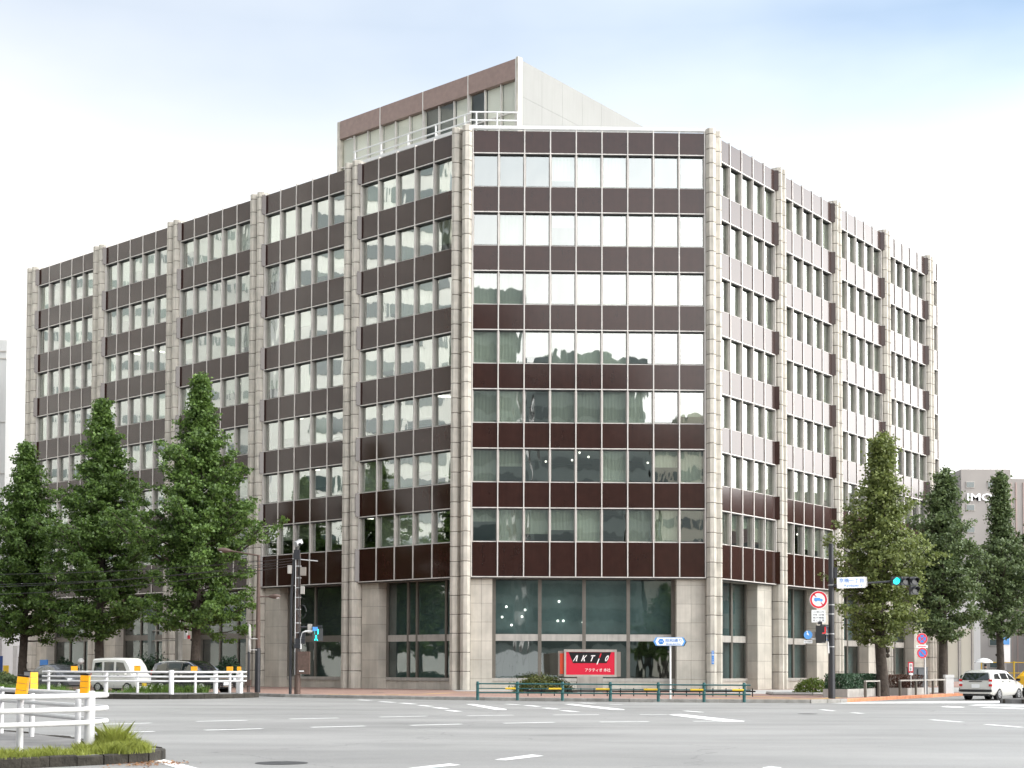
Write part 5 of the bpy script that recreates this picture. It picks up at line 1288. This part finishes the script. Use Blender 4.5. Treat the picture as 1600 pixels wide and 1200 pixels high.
# cables from the pole towards the left
for i, (za, zb) in enumerate(((6.95, 6.9), (6.7, 6.2), (6.85, 6.0), (6.6, 5.6))):
    A_ = Vector((LX, LY, za)); B_ = Vector((-46, 92, zb + .6)); q = MB()
    q.tube([A_.lerp(B_, t_ / 14) + Vector((0, 0, -2.6 * (t_ / 14) * (1 - t_ / 14) * (1 + .15 * i))) for t_ in range(15)], .017, 'sign_black', 5)
    tag(q.build('overhead_cable'), ['uppermost black cable sagging left from the utility pole', 'second black cable sagging left from the utility pole', 'third black cable sagging left from the utility pole', 'lowest black cable sagging left from the utility pole'][i], 'cable', 'cables from the left pole')
# street lamp
sx_, sy_ = -13.75, 80.4
sl_ = thing('street_lamp', (sx_, sy_, 0), 'brown street lamp with a long upper arm and a short lower arm', 'street lamp')
q = MB(); q.tube([(sx_, sy_, 0), (sx_, sy_, 2.2), (sx_, sy_, 7.45)], [.14, .14, .085], 'brown_metal', 12); q.tube([(sx_, sy_, 0), (sx_, sy_, 2.4)], .155, 'black_metal', 12); q.build('shaft', sl_, 50)
q = MB(); q.tube([(sx_, sy_, 7.42), (sx_ - .6, sy_, 7.52), (sx_ - 1.55, sy_, 7.68)], .04, 'brown_metal', 8); q.build('upper_arm', sl_)
def lamp_head(x0, x1, y, z0, z1):
    q = MB(); n_ = 9; q.tube([(x0 + (x1 - x0) * i / (n_ - 1), y, z0 + (z1 - z0) * i / (n_ - 1)) for i in range(n_)], [.05, .08, .11, .13, .14, .14, .12, .09, .03], 'brown_metal', 10); h = q.build('lamp_head', sl_, 50)
    q = MB(); q.ball(((x0 + x1 * 2) / 3, y, (z0 + z1 * 2) / 3 - .07), .10, 'clear_lamp', 10, 6, (1.6, 1, .7)); q.build('lamp_glass', h)
lamp_head(sx_ - 1.45, sx_ - 2.25, sy_, 7.67, 7.74)
q = MB(); q.tube([(sx_, sy_, 5.18), (sx_ + .65, sy_, 5.20)], .035, 'brown_metal', 8); q.build('lower_arm', sl_)
lamp_head(sx_ + .55, sx_ + 1.22, sy_, 5.2, 5.22)
ws = thing('side_on_sign', (sx_ - .4, sy_ - .5, 0), 'round road sign seen edge on beside the street lamp on a dark post', 'sign')
q = MB(); q.tube([(sx_ - .38, sy_ - .6, 0), (sx_ - .38, sy_ - .6, 2.2)], .07, 'black_metal', 8); q.tube([(sx_ - .38, sy_ - .6, 2.2), (sx_ - .38, sy_ - .6, 3.7)], .03, 'grey_metal', 8); q.build('post', ws)
for z, r_ in ((3.25, .42), (2.55, .38)): q = MB(); q.disc((sx_ - .34, sy_ - .62, z), r_, .03, 'plaza', (1, .06, 0), 24); q.build('disc', ws)
q = MB(); q.tube([(sx_ - .3, sy_ - .5, 2.9), (sx_, sy_ - .1, 2.9)], .02, 'grey_metal', 6); q.tube([(sx_ - .3, sy_ - .5, 2.3), (sx_, sy_ - .1, 2.3)], .02, 'grey_metal', 6); q.build('bracket', ws)
bd = thing('dark_bollard', (-13.6, 77.9, 0), 'short dark brown bollard box beside the street lamp foot', 'bollard'); q = MB(); q.tube([(-13.95, 78.6, 0), (-13.95, 78.6, .55)], .06, 'brown_metal', 8); q.build('stem', bd); q = MB(); q.box((-13.95, 78.6, .55), (.32, .3, .32), 'brown_metal'); q.build('head', bd)
gl2 = thing('globe_lamp', (-27.4, 95.0, 0), 'small white globe lamp on a post above the grey hatchback', 'lamp'); q = MB(); q.tube([(-27.4, 94.5, 0), (-27.4, 94.5, 1.5)], .05, 'black_metal', 8); q.build('post', gl2); q = MB(); q.ball((-27.4, 94.5, 1.72), .2, 'white_paint', 12, 8); q.build('globe', gl2, 80)
# entrance portal of the left wing, seen between the trees
ep = thing('entrance_frame', (-24, 104, 0), 'dark tall entrance frame with a glass canopy between the left trees', 'portal')
for x_, y_ in ((-25.3, 104.2), (-22.9, 102.1)): q = MB(); q.box((x_, y_, 2.3), (.35, .35, 4.6), 'bldg_dark' if x_ < -24 else 'concrete', 2.416); q.build('post', ep)
for z in (3.2, 3.9, 4.6): q = MB(); q.box((-24.1, 103.15, z), (3.0, .12, .10), 'alu_grey', 2.416 + math.pi); q.build('beam', ep)
q = MB(); q.box((-22.3, 101.5, 3.55), (.3, .1, .55), 'sign_white', 2.416); q.box((-22.05, 101.3, 3.4), (.15, .1, .25), 'sign_red', 2.416); q.build('notice', ep)

# ------------------------------------------------------------------ vehicles
def car(name, label, cat, loc, ang, st, body, wheels, glass_side, wind, rear, wr=.30, extras=None, group=None, belt_in=0.0):
    """st: stations (x, zbottom, zbelt, ztop, halfwidth low, halfwidth belt, halfwidth top); x runs rear to front, +y is the car's left"""
    T = Matrix.Translation(loc) @ Matrix.Rotation(ang, 4, 'Z')
    t = thing(name, loc, label, cat, group)
    def put(q, nm, parent=t, smooth=None):
        q.v = [tuple(T @ Vector(v)) for v in q.v]; return q.build(nm, parent, smooth)
    def ring(s):
        x, zb, zm, zt, wl, wm, wt = s
        pts = [(x, wl * .90, zb), (x, wl, zb + .12), (x, (wl + wm) / 2 + .02, (zb + zm) / 2), (x, wm, zm - .06), (x, wm - .015, zm), (x, wt + .03, max(zt - .10, zm + .01)), (x, wt - .07, zt - .02), (x, wt * .5, zt + .012), (x, 0, zt + .018)]
        return pts + [(a, -b_, c) for a, b_, c in pts[-2::-1]]
    RNG = [ring(s) for s in st]; n = len(RNG[0]); vs = [p for r_ in RNG for p in r_]; fs = []
    for i in range(len(st) - 1):
        for j in range(n - 1): fs.append((i * n + j, (i + 1) * n + j, (i + 1) * n + j + 1, i * n + j + 1))
        fs.append((i * n + n - 1, (i + 1) * n + n - 1, (i + 1) * n, i * n))
    fs += [tuple(range(n)), tuple(range((len(st) - 1) * n, len(st) * n))[::-1]]
    q = MB(); q.add(vs, fs, body); bo = put(q, 'body', t, 38)
    bm = bmesh.new(); bm.from_mesh(bo.data); bmesh.ops.recalc_face_normals(bm, faces=bm.faces); bm.to_mesh(bo.data); bm.free()
    def itp(x):
        for a, c in zip(st, st[1:]):
            if a[0] <= x <= c[0] and c[0] > a[0]:
                f = (x - a[0]) / (c[0] - a[0]); return [a[k] * (1 - f) + c[k] * f for k in range(7)]
        return st[-1] if x > st[-1][0] else st[0]
    def side(x, h, sgn, off=.012):
        s_ = itp(x); zm, zt, wm, wt = s_[2], s_[3], s_[5] - .015, s_[6] + .03; ztt = max(zt - .10, zm + .01); z = zm + (ztt - zm) * h
        return (x, sgn * (wm + (wt - wm) * h + off), z)
    for sgn in (1, -1):
        for pts in glass_side:
            o_ = [side(x, h, sgn) for x, h in pts]; i_ = [(a, b_ - sgn * .02, c) for a, b_, c in o_]
            q = MB(); k = len(o_); q.add(o_ + i_, [tuple(range(k)) if sgn < 0 else tuple(range(k))[::-1]] + [(j, (j + 1) % k, k + (j + 1) % k, k + j) for j in range(k)], 'car_glass'); put(q, 'side_window')
    def cross(xa, xb, fa=.88, fb=.86, nm='windscreen', ha=0.06, hb=.0):
        a = itp(xa); c = itp(xb); off = .034 * (1 if xa > xb else -1)
        P = [(xa + off, (a[5]) * fa, a[2] + (a[3] - a[2]) * ha + .02), (xb + off, c[6] * fb, c[3] - .05), (xb + off, 0, c[3] - .045), (xb + off, -c[6] * fb, c[3] - .05), (xa + off, -a[5] * fa, a[2] + (a[3] - a[2]) * ha + .02), (xa + off * 1.5, 0, a[2] + (a[3] - a[2]) * ha + .02)]
        Q = [(x - off, y, z - .02) for x, y, z in P]
        q = MB(); q.add(P + Q, [tuple(range(6)) if xa < xb else tuple(range(6))[::-1]] + [(j, (j + 1) % 6, 6 + (j + 1) % 6, 6 + j) for j in range(6)], 'car_glass'); put(q, nm)
    if wind: cross(*wind)
    if rear: cross(*rear, nm='rear_window')
    for x in wheels:
        for sgn in (1, -1):
            wl = itp(x)[4]; y = sgn * (wl - .10)
            q = MB(); q.tube([(x, sgn * (wl + .004), wr), (x, sgn * (wl - .05), wr)], wr + .065, 'car_trim', 24); put(q, 'wheel_arch')
            q = MB(); q.tube([(x, y - sgn * .11, wr), (x, y + sgn * .105, wr), (x, y + sgn * .125, wr)], [wr, wr, wr - .03], 'tyre', 24); w_ = put(q, 'wheel', t, 40)
            q = MB(); q.tube([(x, y + sgn * .10, wr), (x, y + sgn * .132, wr)], [wr * .68, wr * .62], 'rim', 20); rm = put(q, 'rim', w_)
            q = MB()
            for k in range(5):
                a = k * 2 * math.pi / 5; q.disc((x + math.cos(a) * wr * .40, y + sgn * .1325, wr + math.sin(a) * wr * .40), wr * .11, .004 * sgn, 'car_trim', (0, 1, 0), 8)
            w_ and put(q, 'spoke_gap', w_)
    if extras: extras(put, itp, t, side)
    return t
AL = math.atan2(-.664, .748)
def xb(put, c, d, m, nm, par=None):
    q = MB(); q.box(c, d, m); return put(q, nm) if par is None else put(q, nm, par)
# white kei van
def van_x(put, itp, t, side):
    for sy in (1, -1):
        xb(put, (1.695, sy * .53, .72), (.06, .30, .20), 'clear_lamp', 'headlight'); xb(put, (-1.70, sy * .64, .95), (.05, .12, .34), 'red_lamp', 'tail_light')
        xb(put, (1.05, sy * .84, 1.06), (.12, .18, .20), 'car_white', 'mirror')
        for x in (.42, -.25): xb(put, (x, sy * .742, .93), (.16, .02, .035), 'car_trim', 'door_handle')
        for x in (1.02, .12, -.78): xb(put, (x, sy * .737, .66), (.012, .012, .78), 'car_trim', 'door_gap')
        xb(put, (-.30, sy * .739, .90), (1.7, .010, .012), 'car_trim', 'slide_rail')
    xb(put, (1.71, 0, .62), (.04, .62, .05), 'car_trim', 'grille'); xb(put, (1.71, 0, .50), (.04, 1.0, .06), 'car_trim', 'grille'); xb(put, (1.72, 0, .40), (.04, 1.1, .05), 'car_trim', 'grille')
    xb(put, (1.735, -.05, .42), (.02, .34, .16), 'yellow_sleeve', 'number_plate'); xb(put, (1.72, 0, .27), (.05, 1.40, .16), 'car_white', 'bumper')
car('white_van', 'small white delivery van with dark side windows parked behind the far island rail', 'van', (-21.75, 83.0, -.035), R(-31),
    [(-1.70, .34, .98, 1.72, .70, .70, .58), (-1.62, .26, 1.0, 1.86, .735, .735, .63), (-.8, .22, 1.0, 1.90, .735, .735, .65), (.2, .22, 1.0, 1.90, .735, .735, .65), (.86, .22, 1.0, 1.86, .735, .735, .63), (1.14, .22, .99, 1.56, .735, .735, .62), (1.38, .24, .96, 1.06, .73, .73, .66), (1.55, .28, .92, .96, .72, .71, .65), (1.70, .34, .62, .74, .66, .66, .60)],
    'car_white', (-1.12, 1.12), [[(-1.50, .12), (-1.42, .80), (-.86, .84), (-.84, .10)], [(-.68, .10), (-.68, .84), (.06, .84), (.06, .10)], [(.24, .10), (.24, .84), (.76, .82), (1.12, .10)]], (1.38, .90), (-1.71, -1.63), .275, van_x)
# black people carrier
def mpv_x(put, itp, t, side):
    for sy in (1, -1):
        xb(put, (2.22, sy * .72, .80), (.30, .30, .13), 'clear_lamp', 'headlight'); xb(put, (-2.32, sy * .74, 1.05), (.08, .22, .35), 'red_lamp', 'tail_light'); xb(put, (.98, sy * 1.0, 1.08), (.14, .2, .17), 'car_black', 'mirror')
        q = MB(); q.tube([(-1.9, sy * .70, 1.66), (-.6, sy * .71, 1.72), (.35, sy * .70, 1.66), (1.0, sy * .72, 1.32), (1.30, sy * .76, 1.10)], .028, 'chrome', 6); put(q, 'roof_rail')
        xb(put, (2.33, sy * .66, .42), (.10, .28, .10), 'chrome', 'fog_lamp')
        for x in (.95, -.15, -1.2): xb(put, (x, sy * .918, .72), (.012, .012, .75), 'car_trim', 'door_gap')
        for x in (.0, -.35): xb(put, (x, sy * .925, .98), (.18, .02, .035), 'chrome', 'door_handle')
    for k in range(5): xb(put, (2.41 - .02 * k, 0, .40 + k * .10), (.04, .95, .045), 'chrome', 'grille')
    xb(put, (2.42, 0, .55), (.02, .44, .18), 'sign_white', 'number_plate')
car('black_people_carrier', 'black people carrier with chrome grille and roof trim parked in front of the white van', 'car', (-17.1, 79.9, -.045), R(-33),
    [(-2.33, .42, 1.02, 1.50, .85, .86, .66), (-2.2, .28, 1.05, 1.68, .91, .91, .70), (-1.2, .22, 1.06, 1.76, .92, .92, .72), (0, .22, 1.05, 1.76, .92, .92, .72), (.45, .22, 1.05, 1.70, .92, .92, .70), (1.0, .22, 1.04, 1.36, .92, .92, .74), (1.42, .24, 1.02, 1.10, .92, .91, .80), (2.0, .26, .90, .98, .90, .88, .80), (2.32, .30, .70, .82, .82, .80, .74), (2.40, .34, .60, .66, .74, .72, .68)],
    'car_black', (-1.5, 1.50), [[(-2.0, .15), (-1.9, .85), (-1.2, .92), (-1.15, .12)], [(-1.05, .12), (-1.05, .92), (-.12, .92), (-.12, .10)], [(-.02, .10), (-.02, .92), (.42, .9), (1.0, .12)]], (1.42, .50), (-2.34, -2.21), .34, mpv_x)
# grey hatchback behind the van
def hat_x(put, itp, t, side):
    for sy in (1, -1): xb(put, (-1.98, sy * .62, .9), (.08, .2, .3), 'red_lamp', 'tail_light'); xb(put, (1.95, sy * .6, .66), (.1, .28, .14), 'clear_lamp', 'headlight'); xb(put, (.8, sy * .92, 1.0), (.12, .16, .13), 'car_grey', 'mirror')
car('grey_hatchback', 'dark grey hatchback partly hidden behind the white van at the left', 'car', (-26.6, 87.6, -.04), AL,
    [(-2.0, .42, .92, 1.02, .78, .78, .62), (-1.9, .30, .95, 1.25, .84, .84, .62), (-1.4, .22, .97, 1.48, .86, .86, .62), (-.4, .22, .97, 1.55, .86, .86, .64), (.3, .22, .97, 1.50, .86, .86, .62), (.9, .22, .96, 1.16, .86, .86, .68), (1.25, .24, .93, 1.0, .85, .84, .74), (1.8, .28, .78, .85, .82, .80, .70), (2.02, .34, .56, .66, .72, .70, .64)],
    'car_grey', (-1.3, 1.3), [[(-1.75, .2), (-1.4, .82), (-.55, .88), (-.5, .1)], [(-.42, .1), (-.45, .9), (.28, .86), (.88, .14)]], (1.2, .36), (-1.92, -1.42), .30, hat_x)
# white estate car, rear three-quarter
def est_x(put, itp, t, side):
    for sy in (1, -1):
        for z, m_ in ((.98, 'red_lamp'), (.86, 'clear_lamp'), (.74, 'red_lamp')): xb(put, (-2.11, sy * .755, z), (.10, .15, .115), m_, 'tail_light')
        xb(put, (.95, sy * .95, 1.0), (.14, .18, .14), 'car_black', 'mirror')
        for x in (.10, -.75): xb(put, (x, sy * .848, .92), (.17, .02, .035), 'car_trim', 'door_handle')
        for x in (.95, .02, -.88): xb(put, (x, sy * .846, .68), (.012, .010, .62), 'car_trim', 'door_gap')
        xb(put, (2.02, sy * .62, .66), (.12, .30, .16), 'clear_lamp', 'headlight')
    xb(put, (-2.17, 0, .47), (.10, 1.66, .12), 'car_trim', 'bumper'); xb(put, (-2.16, 0, .36), (.10, 1.60, .09), 'car_white', 'bumper_skirt'); xb(put, (-2.145, 0, .93), (.03, .66, .035), 'car_trim', 'tailgate_handle')
    xb(put, (-2.14, 0, .70), (.02, .40, .18), 'sign_white', 'number_plate'); xb(put, (-2.0, 0, .27), (.3, 1.3, .12), 'car_trim', 'underbody')
    q = MB(); q.ball((.15, -.36, 1.05), .12, 'sign_black', 10, 8); put(q, 'driver_headrest')
EA = R(50)
car('white_estate_car', 'white estate car seen from behind driving off at the right edge', 'car', (24.35, 75.3, -.15), EA,
    [(-2.13, .38, .98, 1.01, .80, .81, .70), (-1.93, .28, 1.0, 1.42, .83, .83, .66), (-1.7, .24, 1.0, 1.47, .84, .84, .65), (-.6, .22, 1.0, 1.51, .845, .845, .66), (.2, .22, .99, 1.48, .845, .845, .65), (.55, .22, .98, 1.36, .845, .845, .66), (1.05, .24, .95, 1.04, .84, .84, .70), (1.75, .28, .80, .88, .82, .80, .70), (2.08, .34, .56, .66, .74, .72, .62)],
    'car_white', (-1.22, 1.30), [[(-1.75, .14), (-1.62, .76), (-1.12, .84), (-1.0, .1)], [(-.86, .1), (-.92, .86), (-.10, .88), (-.05, .1)], [(.06, .1), (.02, .88), (.28, .84), (.90, .12)]], (1.0, .50), (-2.125, -1.94, .88, .90), .30, est_x)
# yellow taxi ahead of it
def taxi_x(put, itp, t, side):
    for sy in (1, -1): xb(put, (-2.2, sy * .62, .82), (.08, .34, .22), 'red_lamp', 'tail_light')
    xb(put, (-.2, 0, 1.55), (.25, .5, .16), 'orange_reflector', 'roof_lamp')
car('yellow_taxi', 'yellow taxi at the right edge beyond the white estate car', 'taxi', (31.2, 88.3, -.15), R(53),
    [(-2.2, .40, .90, .98, .78, .78, .70), (-1.6, .26, .95, 1.04, .84, .84, .74), (-1.15, .22, .96, 1.30, .85, .85, .66), (-.7, .22, .96, 1.46, .85, .85, .64), (.1, .22, .96, 1.46, .85, .85, .64), (.6, .22, .96, 1.26, .85, .85, .66), (1.05, .24, .94, 1.02, .85, .84, .72), (1.8, .28, .80, .88, .82, .80, .7), (2.2, .34, .58, .68, .74, .72, .64)],
    'car_yellow', (-1.3, 1.35), [[(-1.1, .15), (-.75, .86), (-.32, .9), (-.3, .1)], [(-.2, .1), (-.2, .9), (.12, .88), (.62, .14)]], (1.0, .18), (-1.62, -.85), .30, taxi_x)
# yellow works lorry at the edge of the view
lr = thing('works_lorry', (29.7, 84.0, -.15), 'orange yellow works lorry cut off by the right edge', 'lorry')
LA = R(53)
def lbx(c, d, m, nm, par=None):
    Fz = Matrix.Rotation(LA, 3, 'Z'); q = MB(); q.box(Vector((28.75, 80.6, -.15)) + Fz @ Vector(c), d, m, LA); return q.build(nm, par or lr)
lbx((1.2, 0, 1.05), (4.2, 1.8, .12), 'car_yellow', 'bed'); lbx((1.2, -.92, .84), (4.2, .06, .5), 'sign_brown', 'side_board'); lbx((-.94, 0, .86), (.06, 1.8, .6), 'car_yellow', 'tailboard'); lbx((1.2, 0, .62), (4.4, .9, .2), 'car_trim', 'chassis')
lbx((-1.0, -.7, 1.35), (.2, .2, .45), 'orange_reflector', 'warning_lamp')
for x in (-.2, 2.6):
    for sy in (-.8, .8):
        Fz = Matrix.Rotation(LA, 3, 'Z'); c_ = Vector((28.75, 80.6, -.15)) + Fz @ Vector((x, sy, .38)); d_ = Fz @ Vector((0, .1, 0)); q = MB(); q.tube([c_ - d_, c_ + d_], .38, 'tyre', 20); w_ = q.build('wheel', lr, 40); q = MB(); q.tube([c_ - d_ * 1.1, c_ + d_ * 1.1], .2, 'rim', 14); q.build('rim', w_)

# works barriers and a pedestrian under a white umbrella beyond the cars
for i in range(6):
    x_, y_ = 36.0 + i * 1.5, 112 + i * .8
    t = thing('works_barrier', (x_, y_, 0), 'yellow pipe barrier %s on the far right pavement' % ('left of the row beside the tree trunk', 'second from the tree trunk', 'third from the tree trunk', 'fourth from the tree trunk', 'fifth from the tree trunk', 'outermost towards the right edge')[i], 'barrier', 'yellow works barriers')
    q = MB()
    for dx in (-.6, .6): q.tube([(x_ + dx, y_, 0), (x_ + dx, y_, 2.0)], .04, 'yellow_sleeve', 6)
    q.build('post', t, kind='stuff')
    for z in (1.1, 1.9): q = MB(); q.tube([(x_ - .6, y_, z), (x_ + .6, y_, z)], .035, 'yellow_sleeve', 6); q.build('rail', t)
def person(x, y, z, label, cloth, rz=0.0, h=1.65):
    t = thing('person', (x, y, z), label, 'person')
    me = bpy.data.meshes.new('body'); k = h / 1.7
    V = [(0, 0, .95), (0, 0, 1.2), (0, 0, 1.42), (0, -.01, 1.52), (0, -.02, 1.66), (.1, 0, .90), (.12, -.04, .48), (.12, .02, .07), (.12, -.12, .04), (-.1, 0, .90), (-.10, .05, .48), (-.10, .12, .08), (-.10, -.02, .04), (.19, 0, 1.38), (.26, -.02, 1.12), (.24, -.10, .88), (-.19, 0, 1.38), (-.24, -.08, 1.15), (-.14, -.24, 1.22)]
    Ed = [(0, 1), (1, 2), (2, 3), (3, 4), (0, 5), (5, 6), (6, 7), (7, 8), (0, 9), (9, 10), (10, 11), (11, 12), (2, 13), (13, 14), (14, 15), (2, 16), (16, 17), (17, 18)]
    rd = [.15, .14, .15, .055, .095, .10, .07, .05, .04, .10, .07, .05, .04, .06, .045, .035, .06, .045, .035]
    me.from_pydata([(a * k, b_ * k, c * k) for a, b_, c in V], Ed, []); ob = link('body', me, (x, y, z), rz, t)
    md = ob.modifiers.new('skin', 'SKIN')
    for i, r_ in enumerate(rd): me.skin_vertices[0].data[i].radius = (r_ * k, r_ * k)
    me.skin_vertices[0].data[0].use_root = True
    s2 = ob.modifiers.new('sub', 'SUBSURF'); s2.levels = 1; s2.render_levels = 1
    dg = bpy.context.evaluated_depsgraph_get(); m2 = bpy.data.meshes.new_from_object(ob.evaluated_get(dg)); ob.modifiers.clear(); ob.data = m2
    m2.materials.clear(); m2.materials.append(MATS[cloth]); m2.materials.append(MATS['skin'])
    for p_ in m2.polygons:
        if p_.center.z > 1.50 * k: p_.material_index = 1
        p_.use_smooth = True
    q = MB(); q.ball((x, y + .015, z + 1.69 * k), .105 * k, 'sign_black', 12, 8, (1, 1.05, .9)); q.build('hair', t, 80)
    return t
ux, uy = 31.0, 97.3
person(ux, uy, 0, 'person in dark clothes walking under a white umbrella beyond the estate car', 'cloth_dark', 1.2)
um = thing('umbrella', (ux - .1, uy, 1.2), 'white open umbrella held above the estate car roof line', 'umbrella')
q = MB(); vs = [(ux - .1, uy, 2.12)]; fs = []
for rng_i, (rad, z) in enumerate(((.25, 2.08), (.45, 1.98), (.60, 1.80))):
    for k in range(16):
        a = 2 * math.pi * k / 16; zz = z + (.03 if k % 2 and rng_i == 2 else 0); vs.append((ux - .1 + rad * math.cos(a), uy + rad * math.sin(a), zz))
for k in range(16):
    fs.append((0, 1 + k, 1 + (k + 1) % 16))
    for g_ in range(2): fs.append((1 + g_ * 16 + k, 1 + (g_ + 1) * 16 + k, 1 + (g_ + 1) * 16 + (k + 1) % 16, 1 + g_ * 16 + (k + 1) % 16))
q.add(vs, fs, 'umbrella'); q.build('canopy', um); q = MB(); q.tube([(ux - .1, uy, 1.2), (ux - .1, uy, 2.18)], .012, 'grey_metal', 6); q.build('shaft', um)
# blue parking board far right
pk = thing('parking_board', (41.5, 124, 0), 'tall white board with a blue square sign behind the third right tree', 'sign')
q = MB(); q.box((41.2, 124, 3.0), (.75, .2, 2.2), 'sign_white'); q.build('board', pk); q = MB(); q.tube([(41.2, 124, 0), (41.2, 124, 2)], .06, 'grey_metal', 6); q.build('post', pk); q = MB(); q.box((41.2, 123.88, 3.75), (.62, .03, .62), 'sign_lblue'); q.build('blue_square', pk)
